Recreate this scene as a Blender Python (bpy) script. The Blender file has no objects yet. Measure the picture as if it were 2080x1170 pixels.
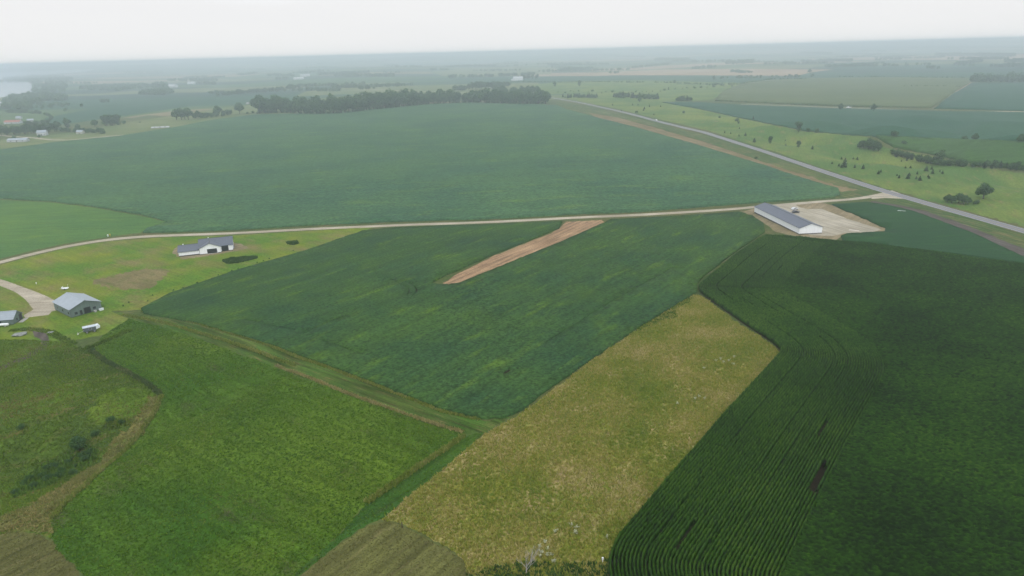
import bpy, bmesh, math, random
import numpy as np
from mathutils import Vector, Matrix
from mathutils.geometry import delaunay_2d_cdt
random.seed(7); rng = np.random.default_rng(11)
SC = bpy.context.scene; COL = SC.collection
rad = math.radians

# ---------------------------------------------------------------- camera
F = 1387.0; PITCH = rad(19.12); ROLL = rad(1.514); HC = 100.0
X0 = np.array([1.0, 0, 0]); FW = np.array([0, math.cos(PITCH), -math.sin(PITCH)]); U0 = np.array([0, math.sin(PITCH), math.cos(PITCH)])
RT = math.cos(ROLL)*X0 - math.sin(ROLL)*U0; UP = math.sin(ROLL)*X0 + math.cos(ROLL)*U0
cam = bpy.data.cameras.new('camera'); camo = bpy.data.objects.new('camera', cam); COL.objects.link(camo)
m = Matrix.Identity(4)
for i in range(3):
    m[i][0] = RT[i]; m[i][1] = UP[i]; m[i][2] = -FW[i]
m[2][3] = HC
camo.matrix_world = m
cam.sensor_width = 36.0; cam.lens = F/2080*36.0; cam.clip_start = 1.0; cam.clip_end = 80000.0
SC.camera = camo

# ---------------------------------------------------------------- sky, sun, exposure
SUN_EL = rad(46); SUN_AZ = rad(180)         # the sun stands behind the viewer, to the right, behind thin cloud
w = bpy.data.worlds.new('World'); SC.world = w; w.use_nodes = True
N = w.node_tree.nodes; L = w.node_tree.links; N.clear()
out = N.new('ShaderNodeOutputWorld'); bg = N.new('ShaderNodeBackground'); bg.inputs[1].default_value = 0.1
sky = N.new('ShaderNodeTexSky'); sky.sky_type = 'NISHITA'; sky.sun_disc = False
sky.sun_elevation = SUN_EL; sky.sun_rotation = SUN_AZ; sky.dust_density = 3.0; sky.altitude = 400
tc = N.new('ShaderNodeTexCoord'); sx = N.new('ShaderNodeSeparateXYZ'); L.new(tc.outputs['Generated'], sx.inputs[0])
ns = N.new('ShaderNodeTexNoise'); ns.inputs['Scale'].default_value = 2.2; ns.inputs['Detail'].default_value = 4
mp = N.new('ShaderNodeMapping'); mp.inputs['Scale'].default_value = (1, 1, 5); L.new(tc.outputs['Generated'], mp.inputs[0]); L.new(mp.outputs[0], ns.inputs['Vector'])
cr = N.new('ShaderNodeValToRGB')             # overcast layer: white low down, greyer overhead
cr.color_ramp.elements[0].position = 0.0; cr.color_ramp.elements[0].color = (9.1, 9.1, 9.1, 1)
cr.color_ramp.elements[1].position = 1.0; cr.color_ramp.elements[1].color = (11.6, 12.2, 13.2, 1)
e = cr.color_ramp.elements.new(0.075); e.color = (9.1, 9.1, 9.15, 1)
e = cr.color_ramp.elements.new(0.16); e.color = (10.8, 11.1, 11.5, 1)
add = N.new('ShaderNodeMath'); add.operation = 'MULTIPLY_ADD'; add.inputs[1].default_value = 0.16; add.inputs[2].default_value = -0.08
L.new(ns.outputs['Fac'], add.inputs[0])
ad2 = N.new('ShaderNodeMath'); ad2.operation = 'ADD'; L.new(sx.outputs['Z'], ad2.inputs[0]); L.new(add.outputs[0], ad2.inputs[1]); L.new(ad2.outputs[0], cr.inputs[0])
mix = N.new('ShaderNodeMix'); mix.data_type = 'RGBA'; mix.inputs[0].default_value = 0.97
L.new(sky.outputs[0], mix.inputs[6]); 
n2 = N.new('ShaderNodeTexNoise'); n2.inputs['Scale'].default_value = 3.0; n2.inputs['Detail'].default_value = 6
m2 = N.new('ShaderNodeMapping'); m2.inputs['Scale'].default_value = (1, 1, 9); L.new(tc.outputs['Generated'], m2.inputs[0]); L.new(m2.outputs[0], n2.inputs['Vector'])
r2 = N.new('ShaderNodeValToRGB'); r2.color_ramp.elements[0].position = .32; r2.color_ramp.elements[0].color = (.985, .988, .992, 1); r2.color_ramp.elements[1].position = .56; r2.color_ramp.elements[1].color = (1, 1, 1, 1)
L.new(n2.outputs['Fac'], r2.inputs[0]); mm_ = N.new('ShaderNodeMix'); mm_.data_type = 'RGBA'; mm_.blend_type = 'MULTIPLY'; mm_.inputs[0].default_value = 1
L.new(cr.outputs[0], mm_.inputs[6]); L.new(r2.outputs[0], mm_.inputs[7]); L.new(mm_.outputs[2], mix.inputs[7]); L.new(mix.outputs[2], bg.inputs[0]); L.new(bg.outputs[0], out.inputs[0])
sd = bpy.data.lights.new('sun', 'SUN'); sd.energy = 1.3; sd.angle = rad(10); sd.color = (1.0, 0.96, 0.9)
so = bpy.data.objects.new('sun', sd); COL.objects.link(so)
so.rotation_euler = Vector((-math.sin(SUN_AZ)*math.cos(SUN_EL), -math.cos(SUN_AZ)*math.cos(SUN_EL), -math.sin(SUN_EL))).to_track_quat('-Z', 'Y').to_euler()
SC.view_settings.view_transform = 'Standard'; SC.view_settings.look = 'None'
SC.view_settings.exposure = 0.0; SC.view_settings.gamma = 1.0
SC.cycles.volume_bounces = 3; SC.cycles.max_bounces = 6; SC.cycles.diffuse_bounces = 2
SC.cycles.use_denoising = True; SC.cycles.denoiser = 'OPENIMAGEDENOISE'
HAZE_DENSITY = 0.00032; HAZE_COLOR = (0.84, 0.93, 1.0, 1)

# ---------------------------------------------------------------- terrain
def flat(px, py):
    d = FW*F + RT*(px-1040) + UP*(585-py); t = -HC/d[2]; return d[0]*t, d[1]*t
def bump(x, y, c, amp, sx_, sy_, a=0):
    dx = x-c[0]; dy = y-c[1]; ca, sa = math.cos(rad(a)), math.sin(rad(a))
    u = dx*ca+dy*sa; v = -dx*sa+dy*ca
    return amp*np.exp(-(u/sx_)**2-(v/sy_)**2)
def sst(x, a, b):
    t = np.clip((x-a)/(b-a), 0, 1); return t*t*(3-2*t)
C_RAV = flat(150, 910); C_E = flat(1800, 315); C_B = flat(950, 240)
def hgt(x, y):
    x = np.asarray(x, float); y = np.asarray(y, float)
    r = np.sqrt(x*x+y*y)
    z = 0.5*np.sin(x*0.021+1)*np.sin(y*0.017)*sst(r, 150, 400)
    # ravine on the near left
    z = z + bump(x, y, C_RAV, -6.5, 48, 13, 52) + bump(x, y, flat(90, 800), 2.5, 20, 14, 30) + bump(x, y, flat(60, 900), -2.5, 12, 8, 20)
    # pasture ridges east of the highway
    me = np.exp(-((x-C_E[0]-60)/330)**2-((y-C_E[1]-20)/260)**2)*sst(x-(300-0.12*(y-354)), 10, 80)
    z = z + me*(8*np.sin(x*0.028+y*0.012)+6*np.sin(y*0.045-x*0.018+1.0)+3.0*np.sin(x*0.07+1.3*np.sin(y*0.05)))
    # the long swell under the big bean field
    z = z + bump(x, y, C_B, 4.0, 420, 330, 0)
    # far rolling country
    mf = sst(r, 1800, 4500)
    z = z + mf*(7*np.sin(x*0.0011+2)*np.sin(y*0.0014+0.5)+5*np.sin(x*0.0031+y*0.0009)+3.5*np.sin(x*0.0062+0.7*np.sin(y*0.002))*sst(x, -2500, 1000))
    z = z + sst(r, 7000, 12500)*(52+24*sst(x, -3000, 2500)+4*np.sin(x*0.0013+1)+3.5*np.sin(x*0.0037)+2.5*np.sin(x*.0083+y*.001)+1.5*np.sin(x*.021))
    return z
TS = 60*1.012**np.arange(520)
def G(px, py, zoff=0.0):
    """the point of the terrain seen at a given place of the 2080 x 1170 photograph"""
    d = FW*F + RT*(px-1040) + UP*(585-py); d = d/np.linalg.norm(d)
    q = TS[:, None]*d
    below = HC+q[:, 2] < hgt(q[:, 0], q[:, 1])+zoff
    k = int(np.argmax(below)) if below.any() else len(TS)-1
    a, b = TS[max(0, k-1)], TS[k]
    for _ in range(3):
        ts = np.linspace(a, b, 12); q = ts[:, None]*d
        k = max(1, int(np.argmax(HC+q[:, 2] < hgt(q[:, 0], q[:, 1])+zoff))); a, b = ts[k-1], ts[k]
    q = d*b
    return (float(q[0]), float(q[1]), float(hgt(q[0], q[1])))
def P(pts, sub=9.0, jit=0.0):
    """outline in the photograph -> outline on the land, divided finely, edges a little uneven"""
    o = []
    n = len(pts)
    for i in range(n):
        a, b = pts[i], pts[(i+1) % n]
        k = max(1, int(math.hypot(a[0]-b[0], a[1]-b[1])/sub))
        for j in range(k):
            t = j/k; zo = min(a[2] if len(a) > 2 else 0, b[2] if len(b) > 2 else 0) if j else (a[2] if len(a) > 2 else 0); g = G(a[0]+(b[0]-a[0])*t, a[1]+(b[1]-a[1])*t, zo)
            s = jit if j else jit*0.3
            o.append((g[0]+random.gauss(0, s), g[1]+random.gauss(0, s)))
    return np.array(o)
def smooth_line(pts, step, it=6, closed=False):
    p = np.array(pts, float)
    d = np.r_[0, np.cumsum(np.linalg.norm(np.diff(p, axis=0), axis=1))]
    n = max(3, int(d[-1]/step)); s = np.linspace(0, d[-1], n)
    q = np.c_[np.interp(s, d, p[:, 0]), np.interp(s, d, p[:, 1])]
    for _ in range(it):
        q[1:-1] = 0.25*q[:-2]+0.5*q[1:-1]+0.25*q[2:]
    return q
def normals(q):
    t = np.gradient(q, axis=0); t /= np.linalg.norm(t, axis=1)[:, None]+1e-9
    return np.c_[-t[:, 1], t[:, 0]]
def buffer_line(pxpts, width, step=6.0, it=6, grow=None):
    """a road outline: the smoothed centre line widened on both sides"""
    q = smooth_line([G(*p)[:2] for p in pxpts], step, it); n = normals(q)
    wd = np.full(len(q), width/2.0)
    if grow: wd = wd*np.interp(np.linspace(0, 1, len(q)), [g[0] for g in grow], [g[1] for g in grow])
    wd = wd + rng.normal(0, 0.06, len(q))
    return np.r_[q+n*wd[:, None], (q-n*wd[:, None])[::-1]]
def inside(poly, x, y):
    r = np.zeros(len(x), bool); px, py = poly[:, 0], poly[:, 1]; n = len(poly); j = n-1
    bb = (x >= px.min()) & (x <= px.max()) & (y >= py.min()) & (y <= py.max())
    idx = np.nonzero(bb)[0]; xs, ys = x[idx], y[idx]; rr = np.zeros(len(idx), bool)
    for i in range(n):
        if py[i] != py[j]:
            c = ((py[i] > ys) != (py[j] > ys)) & (xs < (px[j]-px[i])*(ys-py[i])/(py[j]-py[i])+px[i])
            rr ^= c
        j = i
    r[idx] = rr
    return r

# ---------------------------------------------------------------- tagging and mesh helpers
def tag(o, label=None, cat=None, group=None, kind=None):
    if label: o['label'] = label
    if cat: o['category'] = cat
    if group: o['group'] = group
    if kind: o['kind'] = kind
    return o
def np_mesh(name, v, f, mat, parent=None, attrs=None, smooth=False):
    """v: (n,3), f: (m,3) or (m,4) index arrays"""
    me = bpy.data.meshes.new(name); k = f.shape[1]
    me.vertices.add(len(v)); me.vertices.foreach_set('co', np.ascontiguousarray(v, dtype=np.float32).ravel())
    me.loops.add(len(f)*k); me.loops.foreach_set('vertex_index', np.ascontiguousarray(f, dtype=np.int32).ravel())
    me.polygons.add(len(f)); me.polygons.foreach_set('loop_start', np.arange(0, len(f)*k, k, dtype=np.int32))
    me.update(calc_edges=True)
    if smooth: me.polygons.foreach_set('use_smooth', np.ones(len(f), bool))
    for nm, a in (attrs or {}).items():
        at = me.attributes.new(nm, 'FLOAT', 'POINT'); at.data.foreach_set('value', np.ascontiguousarray(a, dtype=np.float32))
    me.materials.append(mat)
    o = bpy.data.objects.new(name, me); COL.objects.link(o)
    if parent: o.parent = parent
    return o
class MB:
    """collects boxes, bars and prisms into one mesh"""
    def __init__(s): s.v = []; s.f = []
    def add(s, v, f):
        b = len(s.v); s.v += [tuple(p) for p in v]; s.f += [tuple(i+b for i in q) for q in f]; return s
    def box(s, x0, x1, y0, y1, z0, z1):
        return s.add([(x0, y0, z0), (x1, y0, z0), (x1, y1, z0), (x0, y1, z0), (x0, y0, z1), (x1, y0, z1), (x1, y1, z1), (x0, y1, z1)],
                     [(3, 2, 1, 0), (4, 5, 6, 7), (0, 1, 5, 4), (1, 2, 6, 5), (2, 3, 7, 6), (3, 0, 4, 7)])
    def prism(s, prof, axis, a, b):
        """profile (u, z) swept along axis 'x' or 'y' from a to b"""
        n = len(prof)
        if axis == 'y': v = [(u, a, z) for u, z in prof]+[(u, b, z) for u, z in prof]
        else: v = [(a, u, z) for u, z in prof]+[(b, u, z) for u, z in prof]
        return s.add(v, [tuple(range(n)), tuple(range(2*n-1, n-1, -1))]+[(i, i+n, (i+1) % n+n, (i+1) % n) for i in range(n)])
    def tube(s, p, q, r0, r1=None, n=8):
        r1 = r0 if r1 is None else r1
        p = Vector(p); q = Vector(q); d = (q-p).normalized(); a = d.orthogonal().normalized(); b = d.cross(a)
        v = [p+(a*math.cos(6.28319*i/n)+b*math.sin(6.28319*i/n))*r0 for i in range(n)]+[q+(a*math.cos(6.28319*i/n)+b*math.sin(6.28319*i/n))*r1 for i in range(n)]
        return s.add(v, [(i, (i+1) % n, (i+1) % n+n, i+n) for i in range(n)]+[tuple(range(n-1, -1, -1)), tuple(range(n, 2*n))])
    def build(s, name, mat, parent=None, bevel=0.0):
        me = bpy.data.meshes.new(name); me.from_pydata(s.v, [], s.f); me.materials.append(mat)
        bm = bmesh.new(); bm.from_mesh(me); bmesh.ops.recalc_face_normals(bm, faces=bm.faces)
        if bevel: bmesh.ops.bevel(bm, geom=bm.edges[:], offset=bevel, segments=1, affect='EDGES')
        bm.to_mesh(me); bm.free()
        o = bpy.data.objects.new(name, me); COL.objects.link(o)
        if parent: o.parent = parent
        return o
def empty(name, loc, rz, label, cat, group=None):
    o = bpy.data.objects.new(name, None); COL.objects.link(o); o.empty_display_size = 0.5
    o.location = loc; o.rotation_euler = (0, 0, rz); return tag(o, label, cat, group)
def copy_tree(o, parent=None):
    c = o.copy(); COL.objects.link(c)
    if parent: c.parent = parent
    for ch in list(o.children): copy_tree(ch, c)
    return c

# ---------------------------------------------------------------- materials
def mat_new(name, rough=0.9, spec=0.15):
    m_ = bpy.data.materials.new(name); m_.use_nodes = True; nt = m_.node_tree
    b = nt.nodes['Principled BSDF']; b.inputs['Roughness'].default_value = rough; b.inputs['Specular IOR Level'].default_value = spec
    return m_, nt, b
def noise(nt, scale, detail=3, stretch=(1, 1, 1), ang=0, rough=0.55):
    t = nt.nodes.new('ShaderNodeTexCoord'); mp_ = nt.nodes.new('ShaderNodeMapping'); mp_.vector_type = 'POINT'
    m2 = nt.nodes.new('ShaderNodeMapping'); m2.inputs['Rotation'].default_value = (0, 0, -ang); mp_.inputs['Scale'].default_value = stretch
    n_ = nt.nodes.new('ShaderNodeTexNoise'); n_.inputs['Scale'].default_value = scale; n_.inputs['Detail'].default_value = detail; n_.inputs['Roughness'].default_value = rough
    nt.links.new(t.outputs['Object'], m2.inputs[0]); nt.links.new(m2.outputs[0], mp_.inputs[0]); nt.links.new(mp_.outputs[0], n_.inputs['Vector'])
    return n_.outputs['Fac']
def ramp(nt, fac, stops):
    r_ = nt.nodes.new('ShaderNodeValToRGB'); el = r_.color_ramp.elements
    el[0].position, el[0].color = stops[0][0], (*stops[0][1], 1); el[1].position, el[1].color = stops[-1][0], (*stops[-1][1], 1)
    for p_, c_ in stops[1:-1]:
        k = el.new(p_); k.color = (*c_, 1)
    nt.links.new(fac, r_.inputs[0]); return r_.outputs[0]
def mixc(nt, fac, a, b, mode='MIX'):
    x = nt.nodes.new('ShaderNodeMix'); x.data_type = 'RGBA'; x.blend_type = mode
    for s_, v_ in ((0, fac), (6, a), (7, b)):
        if isinstance(v_, (int, float)): x.inputs[s_].default_value = v_
        elif isinstance(v_, tuple): x.inputs[s_].default_value = (*v_, 1)
        else: nt.links.new(v_, x.inputs[s_])
    return x.outputs[2]
def ribs(m_, axis, spacing, amt):
    '''standing seams or siding ribs, their relief given only as darker lines in the base colour, in the object's own coordinates'''
    nt = m_.node_tree; b = nt.nodes['Principled BSDF']; t = nt.nodes.new('ShaderNodeTexCoord'); wv = nt.nodes.new('ShaderNodeTexWave'); wv.bands_direction = axis; wv.inputs['Scale'].default_value = .314/spacing
    nt.links.new(t.outputs['Object'], wv.inputs['Vector']); r_ = nt.nodes.new('ShaderNodeValToRGB'); r_.color_ramp.elements[0].position = .86; r_.color_ramp.elements[1].position = .95
    r_.color_ramp.elements[0].color = (1, 1, 1, 1); r_.color_ramp.elements[1].color = (1-amt, 1-amt, 1-amt, 1); nt.links.new(wv.outputs['Fac'], r_.inputs[0])
    src = b.inputs['Base Color'].links[0].from_socket; nt.links.new(mixc(nt, 1.0, src, r_.outputs[0], 'MULTIPLY'), b.inputs['Base Color'])
    return m_
def g3(v): return (v, v, v)
def veg(name, base, alt, third=None, big=0.012, mid=0.09, fine=1.6, ang=0.0, stretch=4.0, fcon=0.6, alt_at=(0.42, 0.62), third_at=(0.55, 0.72), streak=0.25, bump_=0.0):
    """crop or grass: two colours in large patches, a third in drawn-out smaller ones, fine grain, faint rows"""
    m_, nt, b = mat_new(name, 0.95, 0.05)
    c = ramp(nt, noise(nt, big, 4, (1, 1, 1), ang, 0.6), [(alt_at[0], base), (alt_at[1], alt)])
    if third:
        f = ramp(nt, noise(nt, mid, 5, (1, stretch, 1), ang, 0.65), [(third_at[0], g3(0)), (third_at[1], g3(1))]); c = mixc(nt, f, c, third)
    g = ramp(nt, noise(nt, fine, 3, (1, 1, 1), ang, 0.7), [(0.3, g3(1-fcon)), (0.7, g3(1+fcon))]); c = mixc(nt, 1.0, c, g, 'MULTIPLY')
    if streak:
        s_ = ramp(nt, noise(nt, 0.5, 4, (0.06, 1, 1), ang, 0.6), [(0.35, g3(1-streak)), (0.65, g3(1+streak))]); c = mixc(nt, 1.0, c, s_, 'MULTIPLY')
    nt.links.new(c, b.inputs['Base Color'])
    if bump_:
        bp = nt.nodes.new('ShaderNodeBump'); bp.inputs['Strength'].default_value = bump_; bp.inputs['Distance'].default_value = 0.5
        nt.links.new(noise(nt, fine, 2), bp.inputs['Height']); nt.links.new(bp.outputs[0], b.inputs['Normal'])
    return m_
def leafy(name, stops, attr='rnd', big=0.15, spread=0.5):
    """foliage whose faces vary one by one (attribute) and in patches (noise)"""
    m_, nt, b = mat_new(name, 0.8, 0.15)
    a = nt.nodes.new('ShaderNodeAttribute'); a.attribute_name = attr
    mx = nt.nodes.new('ShaderNodeMath'); mx.operation = 'MULTIPLY_ADD'; mx.inputs[1].default_value = spread
    nt.links.new(a.outputs['Fac'], mx.inputs[0])
    m2 = nt.nodes.new('ShaderNodeMath'); m2.operation = 'MULTIPLY'; m2.inputs[1].default_value = 1-spread
    nb = nt.nodes.new('ShaderNodeMapRange'); nb.inputs[1].default_value = 0.3; nb.inputs[2].default_value = 0.7
    nt.links.new(noise(nt, big, 4), nb.inputs[0]); nt.links.new(nb.outputs[0], m2.inputs[0]); nt.links.new(m2.outputs[0], mx.inputs[2])
    c = ramp(nt, mx.outputs[0], [(p_, tuple(k*1.35 for k in q_)) for p_, q_ in stops]); nt.links.new(c, b.inputs['Base Color'])
    tr = nt.nodes.new('ShaderNodeBsdfTranslucent'); nt.links.new(c, tr.inputs[0]); ms = nt.nodes.new('ShaderNodeMixShader'); ms.inputs[0].default_value = .35
    nt.links.new(b.outputs[0], ms.inputs[1]); nt.links.new(tr.outputs[0], ms.inputs[2]); nt.links.new(ms.outputs[0], nt.nodes['Material Output'].inputs[0])
    return m_
def plain(name, c, rough=0.6, spec=0.3, var=0.12, scale=1.5, stretch=(1, 1, 1), metal=0.0, c2=None):
    m_, nt, b = mat_new(name, rough, spec); b.inputs['Metallic'].default_value = metal
    f = noise(nt, scale, 4, stretch)
    nt.links.new(ramp(nt, f, [(0.3, tuple(k*(1-var) for k in c)), (0.7, tuple(min(1, k*(1+var)) for k in (c2 or c)))]), b.inputs['Base Color'])
    return m_
#E2
def adir(a, b):
    p = G(*a); q = G(*b); return math.atan2(q[1]-p[1], q[0]-p[0])
A_S = adir((1060, 835), (1418, 590)); A_N = adir((1140, 438), (640, 460)); A_C = adir((1600, 1020), (1740, 1055)); A_H = adir((560, 740), (945, 880))
M = {}
M['ground'] = veg('grassland', (.062, .092, .026), (.10, .105, .036), (.14, .115, .05), 0.006, 0.05, 0.8, 0.3, 2, .35, streak=.1)
M['farmland'] = None
M['bean_n'] = veg('soybean_leaf_north', (.036, .090, .050), (.060, .126, .050), (.110, .180, .034), 0.012, 0.02, .45, A_N, 3.0, .5, alt_at=(.30, .70), third_at=(.54, .84), streak=.14)
M['bean_s'] = veg('soybean_leaf_south', (.022, .058, .024), (.042, .088, .018), (.100, .170, .014), 0.03, 0.035, .9, A_S, 4, .6, alt_at=(.30, .70), third_at=(.55, .84), streak=.16)
M['bean_e'] = veg('soybean_leaf_east', (.020, .060, .022), (.024, .068, .022), (.03, .09, .02), 0.02, 0.05, 1.4, 0, 4, .35, streak=.1)
M['bean_far'] = veg('soybean_leaf_far', (.022, .075, .040), (.030, .085, .045), None, 0.006, 0.02, .5, 0, 4, .3, streak=.12)
M['corn_far'] = veg('corn_leaf_far', (.034, .082, .020), (.044, .10, .022), None, 0.008, 0.02, .6, 0.1, 6, .3, streak=.25)
M['olive_far'] = veg('corn_tassel_far', (.075, .105, .035), (.10, .125, .045), None, 0.005, 0.02, .5, 0.1, 6, .2, streak=.12)
M['hay_w'] = veg('hay_grass_west', (.060, .135, .036), (.085, .165, .034), (.11, .18, .03), 0.012, 0.04, 1.0, A_N, 3, .3, streak=.2)
M['hay'] = veg('hay_grass', (.036, .090, .010), (.080, .132, .013), (.062, .062, .028), 0.018, 0.05, 1.7, A_H, 2.0, .5, alt_at=(.38, .62), third_at=(.58, .74), streak=.2)
M['lawn'] = veg('lawn_grass', (.080, .155, .016), (.155, .185, .020), (.175, .150, .055), 0.03, 0.04, 1.0, A_H, 1.6, .34, third_at=(.48, .70), streak=.12)
M['fallow'] = veg('fallow_weeds', (.12, .150, .022), (.19, .190, .034), (.31, .245, .11), 0.035, 0.06, 1.9, A_S, 2, .5, third_at=(.46, .66), streak=.2)
M['mown'] = veg('mown_grass', (.085, .086, .028), (.115, .118, .036), (.145, .125, .055), 0.05, 0.12, 2.2, A_S, 5, .35, streak=.3)
M['worn'] = veg('worn_lawn', (.15, .125, .055), (.19, .155, .07), (.10, .12, .03), 0.04, 0.1, 1.2, A_H, 2, .3, third_at=(.5, .66), streak=.12)
M['ravine'] = veg('ravine_grass', (.052, .088, .016), (.088, .150, .013), (.125, .105, .036), 0.03, 0.07, 1.6, 0.8, 3, .45, third_at=(.50, .66), streak=.15)
M['rim'] = veg('rim_grass', (.10, .115, .028), (.16, .145, .048), (.085, .125, .02), 0.04, 0.1, 1.4, .8, 3, .4, third_at=(.5, .66), streak=.2)
M['floor'] = veg('floor_grass', (.065, .115, .012), (.10, .150, .016), (.12, .11, .035), 0.05, 0.12, 1.4, .8, 2, .4, third_at=(.55, .7), streak=.15)
M['track'] = veg('track_grass', (.040, .088, .014), (.070, .105, .020), (.12, .10, .04), 0.03, 0.12, 1.5, A_H, 14, .35, third_at=(.52, .66), streak=.5)
M['strip'] = veg('strip_grass', (.032, .082, .014), (.045, .095, .014), (.04, .06, .02), 0.03, 0.1, 1.6, A_S, 8, .35, streak=.3)
M['pasture'] = veg('pasture_grass', (.070, .135, .028), (.145, .185, .038), (.17, .155, .058), 0.012, 0.06, 0.7, 1.2, 2, .32, third_at=(.55, .7), streak=.1)
M['verge'] = veg('verge_grass', (.052, .095, .024), (.088, .115, .034), (.17, .135, .062), 0.012, 0.07, 0.9, 1.9, 5, .3, third_at=(.50, .66), streak=.3)
M['tan'] = veg('dry_grass', (.165, .125, .060), (.21, .160, .085), (.10, .105, .04), 0.02, 0.07, 1.0, 1.9, 5, .25, third_at=(.54, .7), streak=.25)
M['stubble'] = veg('grain_stubble', (.30, .20, .12), (.36, .26, .16), None, 0.004, 0.02, .5, 0, 6, .1, streak=.1)
M['margin'] = veg('meadow_margin', (.10, .14, .045), (.17, .18, .07), (.22, .18, .10), 0.008, 0.02, .5, 0.2, 4, .2, streak=.15)
M['asphalt'] = plain('asphalt', (.17, .17, .185), .8, .3, .08, .6)
M['gravel'] = veg('gravel', (.33, .285, .215), (.42, .37, .29), (.22, .19, .13), .05, .25, 1.5, A_N, 6, .22, third_at=(.58, .78), streak=.2)
M['yard'] = veg('yard_gravel', (.32, .285, .215), (.39, .35, .275), (.25, .21, .145), .06, .10, 1.2, 1.9, 6, .12, third_at=(.58, .78), streak=.2)
M['dirt'] = veg('bare_clay', (.19, .155, .085), (.26, .21, .13), (.09, .12, .04), 0.05, 0.2, 1.5, A_S, 4, .25, third_at=(.6, .8), streak=.2)
M['straw'] = veg('straw_covered_dirt', (.26, .165, .095), (.32, .21, .12), (.15, .095, .060), 0.07, 0.16, 1.6, adir((900, 576), (1140, 475)), 3, .35, third_at=(.56, .75), streak=.35)
M['soil'] = plain('soil', (.028, .020, .013), .95, .05, .3, .8)
M['mud'] = veg('dark_wet_soil', (.085, .068, .060), (.10, .085, .075), (.06, .06, .035), 0.03, 0.1, 1, 1.9, 5, .25, streak=.3)
M['water'], nt, b = mat_new('lake_water', .12, .5); b.inputs['Base Color'].default_value = (.16, .19, .21, 1)
# patchwork of far fields
mm, nt, b = mat_new('farmland_patchwork', .95, .05); M['farmland'] = mm
t = nt.nodes.new('ShaderNodeTexCoord'); mp = nt.nodes.new('ShaderNodeMapping'); mp.inputs['Rotation'].default_value = (0, 0, 0.09); mp.inputs['Scale'].default_value = (.0011, .0026, 1)
v = nt.nodes.new('ShaderNodeTexVoronoi'); v.distance = 'CHEBYCHEV'; v.voronoi_dimensions = '2D'; v.inputs['Scale'].default_value = 1.0; v.inputs['Randomness'].default_value = .75
nt.links.new(t.outputs['Object'], mp.inputs[0]); nt.links.new(mp.outputs[0], v.inputs['Vector'])
sp = nt.nodes.new('ShaderNodeSeparateColor'); nt.links.new(v.outputs['Color'], sp.inputs[0])
c = nt.nodes.new('ShaderNodeValToRGB'); c.color_ramp.interpolation = 'CONSTANT'
pal = [(0, (.030, .085, .045)), (.22, (.070, .12, .04)), (.40, (.14, .16, .07)), (.54, (.025, .065, .040)), (.66, (.20, .165, .085)), (.76, (.05, .11, .035)), (.90, (.32, .23, .15))]
el = c.color_ramp.elements; el[0].position, el[0].color = 0, (*pal[0][1], 1); el[1].position, el[1].color = pal[-1][0], (*pal[-1][1], 1)
for p_, q_ in pal[1:-1]:
    k = el.new(p_); k.color = (*q_, 1)
nt.links.new(sp.outputs[0], c.inputs[0])
g = ramp(nt, noise(nt, .006, 5, (1, 2.5, 1)), [(.3, g3(.75)), (.7, g3(1.25))])
nt.links.new(mixc(nt, 1.0, c.outputs[0], g, 'MULTIPLY'), b.inputs['Base Color'])

# ---------------------------------------------------------------- the land, cut into regions that share their borders
HW = [(1050, 190), (1112, 197), (1160, 205), (1250, 224), (1330, 245), (1430, 268.5), (1560, 310), (1660, 344), (1790, 386.5), (1900, 418), (2000, 446.5), (2080, 469), (2300, 533)]
LANE = [(-300, 588), (-60, 549), (0, 533), (60, 517), (130, 501), (200, 489), (270, 481.5), (330, 478.5), (470, 474), (640, 464.5), (820, 456.8), (1000, 451), (1140, 443.5), (1300, 436.5), (1450, 427.5), (1540, 420), (1650, 410.5), (1740, 404), (1780, 397.5), (1806, 391)]
DRIVE = [(-200, 540), (-60, 556), (0, 573), (45, 590), (75, 606), (92, 620), (108, 632)]
BEAN_S = [(287, 629), (345, 598), (480, 551), (620, 511), (735, 471), (800, 464), (1000, 457.5), (1142, 451), (1136, 464), (1080, 487), (1000, 519), (900, 563), (873, 577), (900, 581), (935, 577), (1000, 549), (1142, 492), (1228, 454), (1240, 447.5), (1400, 439), (1500, 432), (1520, 434), (1550, 455), (1554, 472), (1500, 508), (1430, 562), (1416, 578), (1416, 594), (1300, 664), (1180, 746), (1100, 802), (1062, 834), (1025, 850), (985, 852.5), (900, 834), (760, 779), (560, 704), (400, 657), (292, 638)]
BEAN_N = [(-300, 335), (0, 305), (100, 291), (240, 277), (350, 260), (430, 244), (520, 233), (640, 231), (760, 222), (850, 213), (950, 209), (1080, 212), (1130, 214), (1150, 222), (1215, 240), (1275, 255), (1400, 290), (1540, 333), (1640, 366), (1702, 384), (1706, 396), (1690, 402), (1530, 413), (1300, 431), (1140, 437.5), (1000, 445), (820, 450.5), (640, 458), (470, 468), (330, 473), (290, 473), (300, 465), (343, 452), (290, 437), (190, 420), (100, 409), (0, 404), (-300, 400)]
HAY_W = [(-300, 402), (0, 406), (100, 411), (190, 422), (290, 440), (340, 451), (300, 463), (285, 473), (200, 484), (130, 495), (60, 510), (0, 526), (-100, 546), (-300, 570)]
CORN = [(1553, 475, 2.2), (1500, 509, 2.2), (1432, 563, 2.2), (1419, 580, 1), (1422, 596), (1500, 651), (1570, 698), (1587, 714), (1580, 727), (1480, 835), (1380, 950), (1300, 1045), (1250, 1103), (1237, 1145), (1238, 1200), (1262, 1300), (2500, 1300), (2500, 600, 2.2), (2080, 534, 2.2), (1900, 509, 2.2), (1760, 491, 2.2), (1700, 487, 2.2), (1640, 480, 2.2), (1600, 477, 2.2)]
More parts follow.
